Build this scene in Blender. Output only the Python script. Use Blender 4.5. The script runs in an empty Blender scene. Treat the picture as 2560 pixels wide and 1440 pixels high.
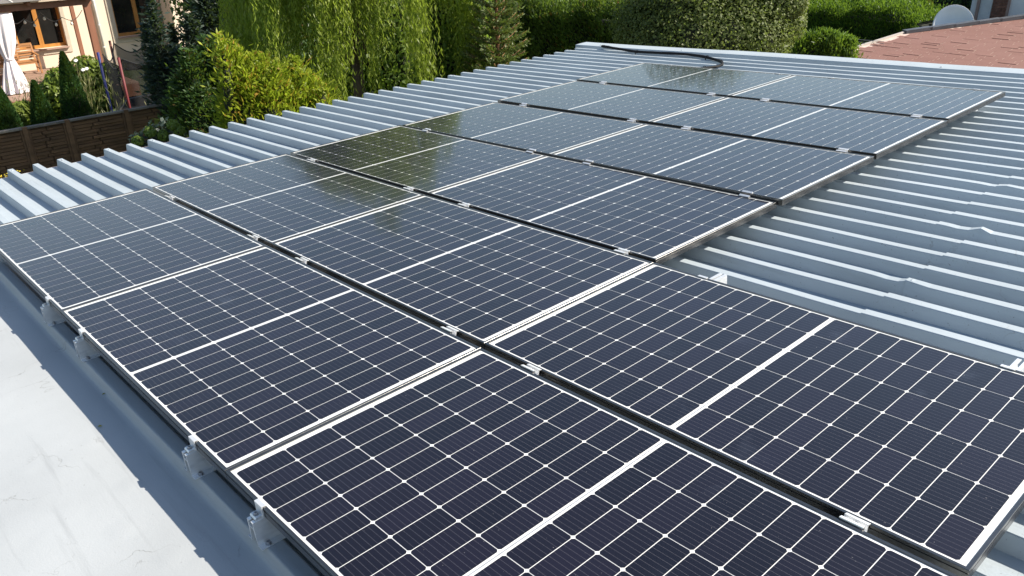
import bpy, math, random
import numpy as np
from mathutils import Matrix, Vector

# ------------------------------------------------------------------ camera, sky, sun, exposure
SC = bpy.context.scene
COL = SC.collection
# tilt of the roof deck: it falls about 3 degrees towards the garden (u axis) and 1 degree towards the near end (v axis)
Q = np.array([[0.9984452355, -0.0009888076, -0.0557327005],
              [0.0, 0.9998426485, -0.0177391732],
              [0.0557414715, 0.0177115930, 0.9982881287]])
RC = np.array([[0.6693703031, 0.7392373908, -0.0739694359],
               [0.2550186748, -0.3221422242, -0.9116961461],
               [-0.6977885589, 0.5913987381, -0.4041517780]])
CAM = Q @ np.array([5.597667295, -0.645573124, 1.413455605])
FOC = 2045.34
RM = Matrix([list(Q[0]) + [0], list(Q[1]) + [0], list(Q[2]) + [0], [0, 0, 0, 1]])

cam_data = bpy.data.cameras.new('camera')
cam = bpy.data.objects.new('camera', cam_data)
COL.objects.link(cam)
_x, _y, _z = Q @ RC[0], -(Q @ RC[1]), -(Q @ RC[2])
cam.matrix_world = Matrix([[_x[i], _y[i], _z[i], CAM[i]] for i in range(3)] + [[0, 0, 0, 1]])
cam_data.sensor_width = 36.0
cam_data.lens = 36.0 * FOC / 2560.0
cam_data.clip_start = 0.05
cam_data.clip_end = 2000
SC.camera = cam

SUN = Q @ (np.array([0.85, 1.0, 1.0]) / np.linalg.norm([0.85, 1.0, 1.0]))
SUN_EL = math.asin(SUN[2])
SUN_AZ = math.atan2(SUN[0], SUN[1])
world = bpy.data.worlds.new('World')
SC.world = world
world.use_nodes = True
wn = world.node_tree
sky = wn.nodes.new('ShaderNodeTexSky')
sky.sky_type = 'NISHITA'
sky.sun_disc = False
sky.sun_elevation = SUN_EL
sky.sun_rotation = SUN_AZ
sky.air_density = 1.2
sky.dust_density = 0.7
sky.ozone_density = 1.0
wn.links.new(sky.outputs[0], wn.nodes['Background'].inputs[0])
wn.nodes['Background'].inputs[1].default_value = 0.08
sun_data = bpy.data.lights.new('sun', 'SUN')
sun_data.energy = 5.0
sun_data.angle = math.radians(0.55)
sun_data.color = (1.0, 0.92, 0.79)
sun = bpy.data.objects.new('sun', sun_data)
COL.objects.link(sun)
sun.rotation_euler = Vector(tuple(SUN)).to_track_quat('Z', 'Y').to_euler()
sun.location = tuple(SUN * 30)
vs = SC.view_settings
vs.view_transform = 'Standard'
vs.look = 'None'
vs.gamma = 1.0
vs.use_curve_mapping = False
vs.exposure = 1.0

GZ = -4.0          # garden level


def ray(px, py):
    d = RC.T @ np.array([(px - 1280) / FOC, (py - 720) / FOC, 1.0])
    d = Q @ d
    return d / np.linalg.norm(d)


def at(px, py, X=None, Y=None, Z=None, D=None):
    """point of the place seen in direction (px, py), on the given plane or at horizontal distance D"""
    d = ray(px, py)
    if X is not None: t = (X - CAM[0]) / d[0]
    elif Y is not None: t = (Y - CAM[1]) / d[1]
    elif Z is not None: t = (Z - CAM[2]) / d[2]
    else: t = D / math.hypot(d[0], d[1])
    return CAM + t * d


# ------------------------------------------------------------------ helpers
def tag(o, label=None, cat=None, group=None, kind=None):
    if label: o['label'] = label
    if cat: o['category'] = cat
    if group: o['group'] = group
    if kind: o['kind'] = kind
    return o


def empty(name, mat=None, loc=None):
    o = bpy.data.objects.new(name, None)
    o.empty_display_size = 0.2
    COL.objects.link(o)
    if mat is not None: o.matrix_world = mat
    elif loc is not None: o.location = tuple(loc)
    return o


def link(name, me, parent=None, loc=None, mat=None):
    o = bpy.data.objects.new(name, me)
    COL.objects.link(o)
    if parent is not None: o.parent = parent
    if loc is not None: o.location = tuple(loc)
    if mat is not None: o.matrix_local = mat
    return o


class MB:
    def __init__(s):
        s.v = []; s.f = []

    def add(s, vs_, fs_):
        b = len(s.v)
        s.v += [tuple(map(float, p)) for p in vs_]
        s.f += [tuple(i + b for i in f) for f in fs_]
        return s

    def box(s, x0, x1, y0, y1, z0, z1, M=None):
        P = [(x, y, z) for z in (z0, z1) for y in (y0, y1) for x in (x0, x1)]
        if M is not None: P = [tuple(M @ Vector(p)) for p in P]
        return s.add(P, [(0, 2, 3, 1), (4, 5, 7, 6), (0, 1, 5, 4), (2, 6, 7, 3), (0, 4, 6, 2), (1, 3, 7, 5)])

    def beam(s, a, b, w, h, up=(0, 0, 1)):
        """bar of rectangular section from a to b"""
        a = Vector(a); b = Vector(b); d = (b - a)
        L = d.length; d.normalize()
        r = d.cross(Vector(up)); r.normalize(); u = r.cross(d)
        M = Matrix([[d.x, r.x, u.x, a.x], [d.y, r.y, u.y, a.y], [d.z, r.z, u.z, a.z], [0, 0, 0, 1]])
        return s.box(0, L, -w / 2, w / 2, -h / 2, h / 2, M)

    def tube(s, pts, r, n=7, cap=True):
        pts = [Vector(p) for p in pts]
        m = len(pts)
        rs = r if hasattr(r, '__len__') else [r] * m
        V = []; F = []
        ref = Vector((0.31, 0.17, 0.93))
        for i, p in enumerate(pts):
            t = (pts[min(i + 1, m - 1)] - pts[max(i - 1, 0)])
            if t.length < 1e-9: t = Vector((0, 0, 1))
            t.normalize()
            a = t.cross(ref)
            if a.length < 1e-3: a = t.cross(Vector((1, 0, 0)))
            a.normalize(); b = t.cross(a)
            for k in range(n):
                an = 2 * math.pi * k / n
                V.append(p + a * (rs[i] * math.cos(an)) + b * (rs[i] * math.sin(an)))
        for i in range(m - 1):
            for k in range(n):
                k2 = (k + 1) % n
                F.append((i * n + k, i * n + k2, (i + 1) * n + k2, (i + 1) * n + k))
        if cap:
            F.append(tuple(range(n))[::-1]); F.append(tuple(range((m - 1) * n, m * n)))
        return s.add(V, F)

    def prism(s, prof, axis, a0, a1, closed=True):
        """extrude a 2D profile along axis 0 (profile in y,z) or 1 (profile in x,z) or 2 (profile in x,y)"""
        n = len(prof)
        def P(p, a):
            if axis == 0: return (a, p[0], p[1])
            if axis == 1: return (p[0], a, p[1])
            return (p[0], p[1], a)
        V = [P(p, a0) for p in prof] + [P(p, a1) for p in prof]
        F = []
        for i in range(n if closed else n - 1):
            j = (i + 1) % n
            F.append((i, j, n + j, n + i))
        if closed:
            F.append(tuple(range(n))[::-1]); F.append(tuple(range(n, 2 * n)))
        return s.add(V, F)

    def lathe(s, prof, c=(0, 0, 0), n=16):
        V = []; F = []
        for (r, z) in prof:
            for k in range(n):
                an = 2 * math.pi * k / n
                V.append((c[0] + r * math.cos(an), c[1] + r * math.sin(an), c[2] + z))
        for i in range(len(prof) - 1):
            for k in range(n):
                k2 = (k + 1) % n
                F.append((i * n + k, i * n + k2, (i + 1) * n + k2, (i + 1) * n + k))
        return s.add(V, F)

    def mesh(s, name, mat, smooth=False):
        me = bpy.data.meshes.new(name)
        me.from_pydata(s.v, [], s.f)
        if mat is not None: me.materials.append(mat)
        if smooth: me.polygons.foreach_set('use_smooth', [True] * len(me.polygons))
        me.update()
        return me

    def build(s, name, mat, parent=None, smooth=False):
        return link(name, s.mesh(name, mat, smooth), parent)


# ------------------------------------------------------------------ materials
def new_mat(name):
    m = bpy.data.materials.new(name)
    m.use_nodes = True
    nt = m.node_tree
    return m, nt, nt.nodes['Principled BSDF']


def N(nt, kind, **kw):
    n = nt.nodes.new(kind)
    for k, v in kw.items():
        if k in n.inputs.keys() if hasattr(n.inputs, 'keys') else False: n.inputs[k].default_value = v
        else: setattr(n, k, v)
    return n


def noise(nt, scale, detail=4, rough=0.55, coord='Object', stretch=None):
    src = nt.nodes.new('ShaderNodeNewGeometry').outputs['Position']
    if stretch:
        mp = nt.nodes.new('ShaderNodeMapping'); mp.inputs['Scale'].default_value = stretch
        nt.links.new(src, mp.inputs[0]); src = mp.outputs[0]
    n = nt.nodes.new('ShaderNodeTexNoise')
    n.inputs['Scale'].default_value = scale
    n.inputs['Detail'].default_value = detail
    n.inputs['Roughness'].default_value = rough
    nt.links.new(src, n.inputs['Vector'])
    return n.outputs['Fac']


def ramp(nt, src, stops):
    r = nt.nodes.new('ShaderNodeValToRGB')
    e = r.color_ramp.elements
    while len(e) < len(stops): e.new(0.5)
    for k, (p, c) in enumerate(stops):
        e[k].position = p
        e[k].color = (c[0], c[1], c[2], 1) if hasattr(c, '__len__') else (c, c, c, 1)
    nt.links.new(src, r.inputs[0])
    return r.outputs[0]


def mix(nt, a, b, fac, mode='MIX'):
    m = nt.nodes.new('ShaderNodeMix'); m.data_type = 'RGBA'; m.blend_type = mode
    for i, v in ((6, a), (7, b)):
        if isinstance(v, tuple): m.inputs[i].default_value = (v[0], v[1], v[2], 1)
        else: nt.links.new(v, m.inputs[i])
    if isinstance(fac, (int, float)): m.inputs[0].default_value = fac
    else: nt.links.new(fac, m.inputs[0])
    return m.outputs[2]


def math_(nt, op, a, b=None, c=None):
    m = nt.nodes.new('ShaderNodeMath'); m.operation = op
    for i, v in enumerate((a, b, c)):
        if v is None: continue
        if isinstance(v, (int, float)): m.inputs[i].default_value = v
        else: nt.links.new(v, m.inputs[i])
    return m.outputs[0]


def bump(nt, bsdf, height, strength=0.3, dist=0.01):
    b = nt.nodes.new('ShaderNodeBump')
    b.inputs['Strength'].default_value = strength
    b.inputs['Distance'].default_value = dist
    nt.links.new(height, b.inputs['Height'])
    nt.links.new(b.outputs[0], bsdf.inputs['Normal'])


def simple(name, col, rough=0.6, metal=0.0, var=0.12, scale=6.0, bmp=0.0, bscale=60.0, stretch=None, spec=0.5):
    m, nt, b = new_mat(name)
    c2 = tuple(min(1, x * (1 + var)) for x in col); c1 = tuple(x * (1 - var) for x in col)
    f = noise(nt, scale, stretch=stretch)
    oi = nt.nodes.new('ShaderNodeObjectInfo')
    c = mix(nt, ramp(nt, f, [(0.3, c1), (0.7, c2)]), ramp(nt, oi.outputs['Random'], [(0.0, 1 - var * 0.8), (1.0, 1.0)]), 1.0, 'MULTIPLY')
    nt.links.new(c, b.inputs['Base Color'])
    b.inputs['Roughness'].default_value = rough
    b.inputs['Metallic'].default_value = metal
    b.inputs['Specular IOR Level'].default_value = spec
    if bmp: bump(nt, b, noise(nt, bscale, 3, stretch=stretch), bmp, 0.01)
    return m


M = {}


def roof_paint(name, col, crack=0.5, speckle=0.75):
    """weathered light grey roof paint: blotches, grime streaks along the ribs, hairline cracks"""
    m, nt, b = new_mat(name)
    big = noise(nt, 1.3, 5, 0.6)
    c = ramp(nt, big, [(0.3, tuple(x * 0.90 for x in col)), (0.7, tuple(min(1, x * 1.05) for x in col))])
    streak = noise(nt, 5.0, 5, 0.65, stretch=(0.16, 3.0, 1.0))
    c = mix(nt, c, tuple(x * 0.66 for x in col), ramp(nt, streak, [(0.57, 0.0), (0.72, 0.55)]))
    speck = noise(nt, 95.0, 2, 0.5)
    c = mix(nt, c, (0.10, 0.10, 0.09), ramp(nt, speck, [(0.70, 0.0), (0.76, speckle)]))
    # hairline cracks from the edges of large distorted cells, broken up by noise
    tc = nt.nodes.new('ShaderNodeTexCoord')
    wob = nt.nodes.new('ShaderNodeTexNoise'); wob.inputs['Scale'].default_value = 9; wob.inputs['Detail'].default_value = 4
    nt.links.new(tc.outputs['Object'], wob.inputs['Vector'])
    vadd = nt.nodes.new('ShaderNodeVectorMath'); vadd.operation = 'MULTIPLY_ADD'
    nt.links.new(wob.outputs['Color'], vadd.inputs[0]); vadd.inputs[1].default_value = (0.22, 0.22, 0.22)
    nt.links.new(tc.outputs['Object'], vadd.inputs[2])
    vor = nt.nodes.new('ShaderNodeTexVoronoi'); vor.feature = 'DISTANCE_TO_EDGE'
    vor.inputs['Scale'].default_value = 3.4
    nt.links.new(vadd.outputs[0], vor.inputs['Vector'])
    line = ramp(nt, vor.outputs['Distance'], [(0.0, 1.0), (0.010, 0.0)])
    keep = ramp(nt, noise(nt, 3.1, 3, 0.5), [(0.56, 0.0), (0.66, 1.0)])
    ck = math_(nt, 'MULTIPLY', math_(nt, 'MULTIPLY', line, keep), crack)
    c = mix(nt, c, (0.16, 0.16, 0.15), ck)
    nt.links.new(c, b.inputs['Base Color'])
    b.inputs['Roughness'].default_value = 0.52
    b.inputs['Specular IOR Level'].default_value = 0.35
    h = math_(nt, 'ADD', noise(nt, 160.0, 3, 0.6), math_(nt, 'MULTIPLY', noise(nt, 7.0, 3), 3.0))
    bump(nt, b, math_(nt, 'SUBTRACT', h, math_(nt, 'MULTIPLY', ck, 2.0)), 0.13, 0.004)
    return m


PAINT = (0.36, 0.41, 0.45)
M['paint'] = roof_paint('roof_paint', PAINT)
M['paint_flash'] = roof_paint('flashing_paint', (0.375, 0.395, 0.41), 0.6, 0.25)


def cell_mat():
    m, nt, b = new_mat('silicon_cell')
    tc = nt.nodes.new('ShaderNodeTexCoord')
    sx = nt.nodes.new('ShaderNodeSeparateXYZ'); nt.links.new(tc.outputs['Object'], sx.inputs[0])
    oi = nt.nodes.new('ShaderNodeObjectInfo')
    base = ramp(nt, oi.outputs['Random'], [(0.0, (0.0026, 0.0018, 0.0055)), (0.5, (0.0042, 0.0028, 0.0078)), (1.0, (0.0066, 0.0046, 0.0120))])
    # nine busbars along the long side of the panel
    pb = 0.1577 / 9
    fr = math_(nt, 'ABSOLUTE', math_(nt, 'SUBTRACT', math_(nt, 'FRACT', math_(nt, 'ADD', math_(nt, 'DIVIDE', sx.outputs[1], pb), 40.0)), 0.5))
    bus = math_(nt, 'LESS_THAN', fr, 0.026)
    fx = math_(nt, 'FRACT', math_(nt, 'ADD', math_(nt, 'DIVIDE', sx.outputs[0], 0.0128), 40.5))
    pad = math_(nt, 'MULTIPLY', math_(nt, 'LESS_THAN', fr, 0.05), math_(nt, 'LESS_THAN', fx, 0.16))
    c = mix(nt, base, (0.17, 0.16, 0.18), math_(nt, 'MAXIMUM', math_(nt, 'MULTIPLY', bus, 0.38), math_(nt, 'MULTIPLY', pad, 0.25)))
    # fine fingers across
    ff = math_(nt, 'LESS_THAN', math_(nt, 'FRACT', math_(nt, 'ADD', math_(nt, 'DIVIDE', sx.outputs[0], 0.0016), 90.0)), 0.09)
    c = mix(nt, c, (0.03, 0.03, 0.04), math_(nt, 'MULTIPLY', ff, 0.3))
    # dust specks
    sm = math_(nt, 'MULTIPLY', ramp(nt, noise(nt, 6.5, 4, 0.6), [(0.60, 0.0), (0.72, 1.0)]), ramp(nt, noise(nt, 1.4, 2, 0.5), [(0.50, 0.0), (0.62, 0.10)]))
    c = mix(nt, c, (0.16, 0.19, 0.26), sm)          # dried water marks
    sp = noise(nt, 170.0, 1, 0.4)
    c = mix(nt, c, (0.35, 0.33, 0.32), ramp(nt, sp, [(0.80, 0.0), (0.83, 0.6)]))
    nt.links.new(c, b.inputs['Base Color'])
    b.inputs['Roughness'].default_value = 0.42
    b.inputs['Specular IOR Level'].default_value = 0.15
    b.inputs['Coat Weight'].default_value = 1.0
    b.inputs['Coat IOR'].default_value = 1.42
    rr = noise(nt, 3.0, 5, 0.6)
    nt.links.new(ramp(nt, rr, [(0.3, 0.055), (0.75, 0.11)]), b.inputs['Coat Roughness'])
    return m


M['cell'] = cell_mat()


def glassy_white(name, col):
    m, nt, b = new_mat(name)
    nt.links.new(ramp(nt, noise(nt, 12, 3), [(0.3, tuple(x * 0.94 for x in col)), (0.7, col)]), b.inputs['Base Color'])
    b.inputs['Roughness'].default_value = 0.6
    b.inputs['Coat Weight'].default_value = 1.0
    b.inputs['Coat IOR'].default_value = 1.42
    b.inputs['Coat Roughness'].default_value = 0.08
    return m


M['backsheet'] = glassy_white('backsheet_white', (0.72, 0.72, 0.70))
M['ribbon'] = simple('ribbon_tin', (0.55, 0.55, 0.56), 0.35, 0.6, 0.1, 40)
M['alu_frame'] = simple('frame_aluminium', (0.16, 0.158, 0.155), 0.26, 0.92, 0.10, 14, 0.05, 200, (0.2, 1, 1))
M['alu'] = simple('bright_aluminium', (0.82, 0.83, 0.84), 0.40, 0.60, 0.10, 18, 0.08, 120, (1, 1, 4))
M['steel'] = simple('bolt_steel', (0.45, 0.45, 0.46), 0.35, 0.95, 0.15, 60)
M['rubber'] = simple('black_rubber', (0.018, 0.018, 0.020), 0.55, 0, 0.2, 30)
M['cable'] = simple('black_conduit', (0.006, 0.0065, 0.008), 0.7, 0, 0.3, 40, spec=0.2)
M['fascia'] = simple('fascia_board', (0.58, 0.44, 0.38), 0.7, 0, 0.15, 8)
M['render_wall'] = simple('garage_render', (0.48, 0.46, 0.42), 0.85, 0, 0.1, 3, 0.3, 80)

# ------------------------------------------------------------------ the garage roof
PITCH, RIB0 = 0.1931, 0.5803          # spacing of the ribs; front edge of the top of rib 0
ZT, ZP = -0.1195, -0.1785             # rib top, pan
UE, UR = -2.157, 7.6                  # eave towards the garden, far right edge
VB = RIB0 + 36 * PITCH                # last rib row before the far flashing


def joint_u(k):                       # end lap between the two lengths of sheet
    return 4.07 if k >= 15 else 4.262


CRUMPLE = [(4.262, 11, 0.012), (4.25, 15, 0.014), (4.12, 19, 0.009), (2.95, 19, 0.002)]

garage = empty('metal_roofed_garage', RM.copy())
tag(garage, 'low garage building under light grey ribbed sheet metal roof carrying the panels', 'building')
wall = MB()
wall.box(UE + 0.25, UR - 0.2, -1.25, 7.55, -4.4, ZP - 0.09)
wall.build('wall', M['render_wall'], garage)
deck = MB(); deck.box(UE + 0.03, UR - 0.02, -1.4, 7.6, ZP - 0.085, ZP - 0.02)
deck.build('roof_deck', M['fascia'], garage)
fas = MB(); fas.box(UE - 0.065, UE + 0.02, -1.4, 7.62, ZP - 0.20, ZP - 0.012)
fas.build('fascia_board', M['fascia'], garage)
rngp = random.Random(4)


def rib_mesh(k, u0, u1, lift, crumple=True):
    """one rib as a bent strip: front web, top, back web, with slight waviness"""
    n = max(8, int((u1 - u0) / 0.05))
    us = [u0 + (u1 - u0) * i / n for i in range(n + 1)]
    V = []; F = []
    ph = k * 1.7
    w = 0.046 + (0.003 if lift else 0)
    for u in us:
        dz = 0.0012 * math.sin(u * 2.1 + ph) + 0.0007 * math.sin(u * 7.3 + 2 * ph)
        dv = 0.0016 * math.sin(u * 1.3 + ph * 2) + 0.0009 * math.sin(u * 5.1 + ph)
        sq = 0.0
        if crumple:
            for (cu, ck, a) in CRUMPLE:
                if ck == k:
                    e = math.exp(-((u - cu - 0.02) / 0.028) ** 2)
                    dz += a * e - 0.4 * a * math.exp(-((u - cu + 0.07) / 0.05) ** 2)
                    dv += 0.35 * a * math.sin((u - cu) * 70) * e
                    sq += 0.008 * e
        f0 = RIB0 + k * PITCH + dv
        zt = ZT + dz + lift
        zb = ZP + lift * 0.7
        V += [(u, f0 - 0.009, zb), (u, f0 + sq, zt - 0.003), (u, f0 + 0.003 + sq, zt), (u, f0 + w - 0.003 - sq, zt + 0.0004),
              (u, f0 + w - sq, zt - 0.003), (u, f0 + w + 0.009, zb)]
    for i in range(n):
        for j in range(5):
            F.append((i * 6 + j, (i + 1) * 6 + j, (i + 1) * 6 + j + 1, i * 6 + j + 1))
    F.append((0, 1, 2, 3, 4, 5))
    b = MB(); b.add(V, F)
    return b


screw_me = None
def screw_mesh():
    b = MB()
    b.lathe([(0.0, 0.0075), (0.0035, 0.0072), (0.0042, 0.006), (0.0042, 0.002), (0.009, 0.0015), (0.0095, 0.0)], n=10)
    return b.mesh('screw', M['paint'], True)
screw_me = screw_mesh()

seams = [-5, -1, 3, 7, 11, 15, 19, 23, 27, 31, 36]
for a, b in zip(seams[:-1], seams[1:]):
    ju = joint_u(a)
    for side in (0, 1):
        u0, u1, lift = ((UE, ju + 0.12, 0.0) if side == 0 else (ju, UR, 0.0045))
        va = RIB0 + a * PITCH + 0.004; vb = RIB0 + b * PITCH + 0.030
        if a == -5: va = -0.30
        if b == 36: vb = 7.54
        # the flat pans of one sheet, gently wavy
        nu = int((u1 - u0) / 0.16) + 1; nv = max(2, int((vb - va) / 0.06))
        V = []; F = []
        for i in range(nu + 1):
            for j in range(nv + 1):
                u = u0 + (u1 - u0) * i / nu; v = va + (vb - va) * j / nv
                z = ZP + lift * 0.7 + 0.0009 * math.sin(u * 3.1 + a) * math.sin(v * 21) + (0.0 if a % 8 else 0.0006)
                V.append((u, v, z))
        for i in range(nu):
            for j in range(nv):
                F.append((i * (nv + 1) + j, (i + 1) * (nv + 1) + j, (i + 1) * (nv + 1) + j + 1, i * (nv + 1) + j + 1))
        s_ = MB(); s_.add(V, F)
        # downturned edge at the eave
        if side == 0: s_.box(UE - 0.002, UE, va, vb, ZP - 0.012, ZP)
        sheet = s_.build('roof_sheet', M['paint'], garage, True)
        for k in range(max(a, -2), min(b, 36)):
            r = rib_mesh(k, u0, u1, lift)
            ro = r.build('rib', M['paint'], sheet)
            if side == 0 and k % 2 == 0:
                link('screw', screw_me, sheet, (UE + 0.085, RIB0 + k * PITCH + 0.022, ZT))

# near flashing: covers the first rib, then runs out flat in the sun
fu = [UE - 0.02 + i * 0.035 for i in range(int((UR - UE) / 0.035) + 1)]
fv = [0.030, 0.024, 0.014, 0.008, -0.015, -0.030, -0.037, -0.040, -0.043, -0.052, -0.060, -0.075] + [-0.10 - 0.028 * i for i in range(38)]
dents = []
for (x, y) in ((133, 959), (8, 1001), (88, 1136), (325, 1213), (172, 1278), (12, 1352), (62, 1180), (230, 1100), (300, 1330), (-60, 900), (420, 1400), (330, 1120)):
    d = RC.T @ np.array([(x - 1280) / FOC, (y - 720) / FOC, 1.0]); c0 = np.array([5.597667, -0.645573, 1.413456])
    p = c0 + d * ((-0.1555 - c0[2]) / d[2])
    dents.append((p[0], p[1], rngp.uniform(0.003, 0.006), rngp.uniform(0.014, 0.022)))
V = []; F = []
for u in fu:
    for v in fv:
        if v > 0.027: z = -0.1775
        elif v > 0.02: z = -0.1600
        elif v >= -0.0385: z = -0.1165 + 0.0008 * math.sin(u * 4)
        elif v >= -0.041: z = -0.119
        elif v >= -0.045: z = -0.124
        elif v >= -0.055: z = -0.150
        elif v >= -0.065: z = -0.1545
        else:
            z = -0.1555 + 0.0016 * math.sin(u * 1.9 + 0.6) * math.sin(v * 9) + 0.001 * math.sin(u * 6.3 + v * 11)
        if v < -0.065:
            for (du, dv, a, r) in dents:
                q = ((u - du) ** 2 + (v - dv) ** 2) / (r * r)
                if q < 9: z += a * math.exp(-q)
        V.append((u, v + (0.003 * math.sin(u * 2.2) if v < -0.03 else 0), z))
nv = len(fv)
for i in range(len(fu) - 1):
    for j in range(nv - 1):
        F.append((i * nv + j, (i + 1) * nv + j, (i + 1) * nv + j + 1, i * nv + j + 1))
b = MB(); b.add(V, F)
b.build('near_flashing', M['paint_flash'], garage, True)

# far flashing: a folded cap closing the roof at the far end
b = MB()
nseg = 60
prof = [(7.500, ZP + 0.002), (7.506, -0.112), (7.512, -0.104), (7.60, -0.100), (7.715, -0.098), (7.720, -0.104), (7.724, -0.30)]
V = []; F = []
for i in range(nseg + 1):
    u = -2.30 + (UR + 2.3) * i / nseg
    for (v, z) in prof:
        V.append((u, v + 0.005 * math.sin(u * 1.1), z + 0.0025 * math.sin(u * 1.7 + 1) + (0.003 if (i // 14) % 2 else 0)))
n = len(prof)
for i in range(nseg):
    for j in range(n - 1): F.append((i * n + j, (i + 1) * n + j, (i + 1) * n + j + 1, i * n + j + 1))
F.append(tuple(range(n)))
b.add(V, F)
b.build('far_flashing', M['paint'], garage)
for u in (-1.9, -1.75, -0.6, 0.9, 2.4):
    link('screw', screw_me, garage, (u, 7.56, -0.1005))

# ------------------------------------------------------------------ solar panels
PL, PW = 1.7198, 1.0
DU = [0.0243, -0.0092, -0.0237, 0.0048, 0.0045, -0.0006]
DV = [-0.0129, 0.0043, 0.0138, -0.0061, 0.0024, -0.0016]
DZ = [0.002, -0.008, -0.010, 0.0, 0.009, 0.016]
TI = [-0.0017, -0.0014, -0.0008, 0.0028, 0.0009, 0.0002]


def top_z(row, u):
    return DZ[row] + TI[row] * (u - 1.7)


FR, MV, MU, BAR = 0.010, 0.008, 0.019, 0.017
CPV = (PW - 2 * FR - 2 * MV) / 6
CPU = (PL - 2 * FR - 2 * MU - BAR) / 20
GAPC = 0.0022


def cell_mesh():
    a, c = (CPU - 0.0025) / 2, (CPV - GAPC) / 2
    h = 0.0062
    pts = [(-a + h, -c), (a - h, -c), (a, -c + h), (a, c - h), (a - h, c), (-a + h, c), (-a, c - h), (-a, -c + h)]
    b = MB()
    b.prism(pts, 2, -0.0003, 0.0)
    return b.mesh('cell', M['cell'])


def frame_mesh():
    prof = [(FR, -0.0032), (FR, -0.0004), (FR - 0.0006, 0), (0.0008, 0), (0, -0.0008), (0, -0.0085), (0.0024, -0.009), (0.0024, -0.0125),
            (0, -0.013), (0, -0.0345), (0.0006, -0.035), (0.024, -0.035), (0.024, -0.033), (0.002, -0.033), (0.002, -0.006), (FR, -0.006)]
    V = []; F = []
    n = len(prof)
    for (cx, cy, sx, sy) in ((0, 0, 1, 1), (PL, 0, -1, 1), (PL, PW, -1, -1), (0, PW, 1, -1)):
        for (d, z) in prof: V.append((cx + sx * d, cy + sy * d, z))
    for c in range(4):
        c2 = (c + 1) % 4
        for j in range(n):
            j2 = (j + 1) % n
            F.append((c * n + j, c2 * n + j, c2 * n + j2, c * n + j2))
    b = MB(); b.add(V, F)
    return b.mesh('frame', M['alu_frame'])


def sheet_mesh():
    b = MB(); b.box(FR - 0.003, PL - FR + 0.003, FR - 0.003, PW - FR + 0.003, -0.0055, -0.0034)
    return b.mesh('backsheet', M['backsheet'])


def ribbon_mesh(x0, x1):
    b = MB(); b.box(x0, x1, FR + MV + 0.01, PW - FR - MV - 0.01, -0.0034, -0.0031)
    return b.mesh('ribbon', M['ribbon'])


cell_me, frame_me, back_me = cell_mesh(), frame_mesh(), sheet_mesh()
rib_c = ribbon_mesh(PL / 2 - 0.0022, PL / 2 + 0.0022)
ROWW = ['nearest', 'second', 'third', 'fourth', 'fifth', 'farthest']
COLW = {0: 'at the garden end', 1: 'in the middle', 2: 'at the right end'}
MARK = {(0, 0): 'cut by left picture edge above the white flashing', (0, 1): 'with two front clamps above the grey flashing, between two others',
        (0, 2): 'nearest the viewer, cut by the bottom edge', (1, 0): 'bordering the lit ribs by the garden eave',
        (1, 1): 'between the garden one and the lone right one', (1, 2): 'at right with bare ribbed roof behind it',
        (2, 0): 'reflecting the dark willow crown over its far corner', (2, 1): 'beside the bare ribs on the right',
        (3, 0): 'reflecting the willow at its garden corner', (3, 1): 'on the right, pale with reflected sky, above bare ribs',
        (4, 0): 'on the garden side, pale with reflected sky', (4, 1): 'on the right, next to last before the far edge',
        (5, 0): 'on the garden side, by the black conduit loop', (5, 1): 'at far right corner of the array'}
PANELS = {}
for row in range(6):
    for col in range(3 if row < 2 else 2):
        u = col * (PL + 0.003) + DU[row]; v = row * 1.025 + DV[row]
        rot = Matrix.Rotation(-TI[row], 4, 'Y')
        root = empty('solar_panel', RM @ Matrix.Translation((u, v, top_z(row, u))) @ rot)
        nm = '%s row solar panel %s' % (ROWW[row], MARK[(row, col)])
        tag(root, nm, 'solar panel', 'silver framed solar panels clamped to the roof in six rows')
        link('frame', frame_me, root)
        bs = link('backsheet', back_me, root)
        link('ribbon', rib_c, bs)
        for i in range(20):
            x = FR + MU + CPU * (i + 0.5) + (BAR if i >= 10 else 0)
            for j in range(6):
                link('cell', cell_me, bs, (x, FR + MV + CPV * (j + 0.5), -0.0029))
        PANELS[(row, col)] = root


# ------------------------------------------------------------------ clamps and brackets
def rail_prof():
    """hat-shaped short rail: slotted head and two splayed feet (u, z); z = 0 at the rib top"""
    H = 0.080
    return [(-0.045, 0), (-0.045, 0.0025), (-0.0215, 0.0025), (-0.0185, H - 0.004), (-0.0185, H), (-0.005, H), (-0.005, H - 0.003), (-0.015, H - 0.006),
            (-0.012, H - 0.022), (0.012, H - 0.022), (0.015, H - 0.006), (0.005, H - 0.003), (0.005, H), (0.0185, H), (0.0185, H - 0.004), (0.0215, 0.0025),
            (0.045, 0.0025), (0.045, 0), (0.019, 0), (0.010, H - 0.026), (-0.010, H - 0.026), (-0.019, 0)]


def bolt_mb(c, r=0.0065, h=0.009):
    b = MB()
    b.lathe([(r * 1.5, 0), (r * 1.5, 0.0015), (r, 0.0016), (r, h), (r * 0.55, h), (r * 0.5, h - 0.004), (0, h - 0.004)], c, 8)
    return b


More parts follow.
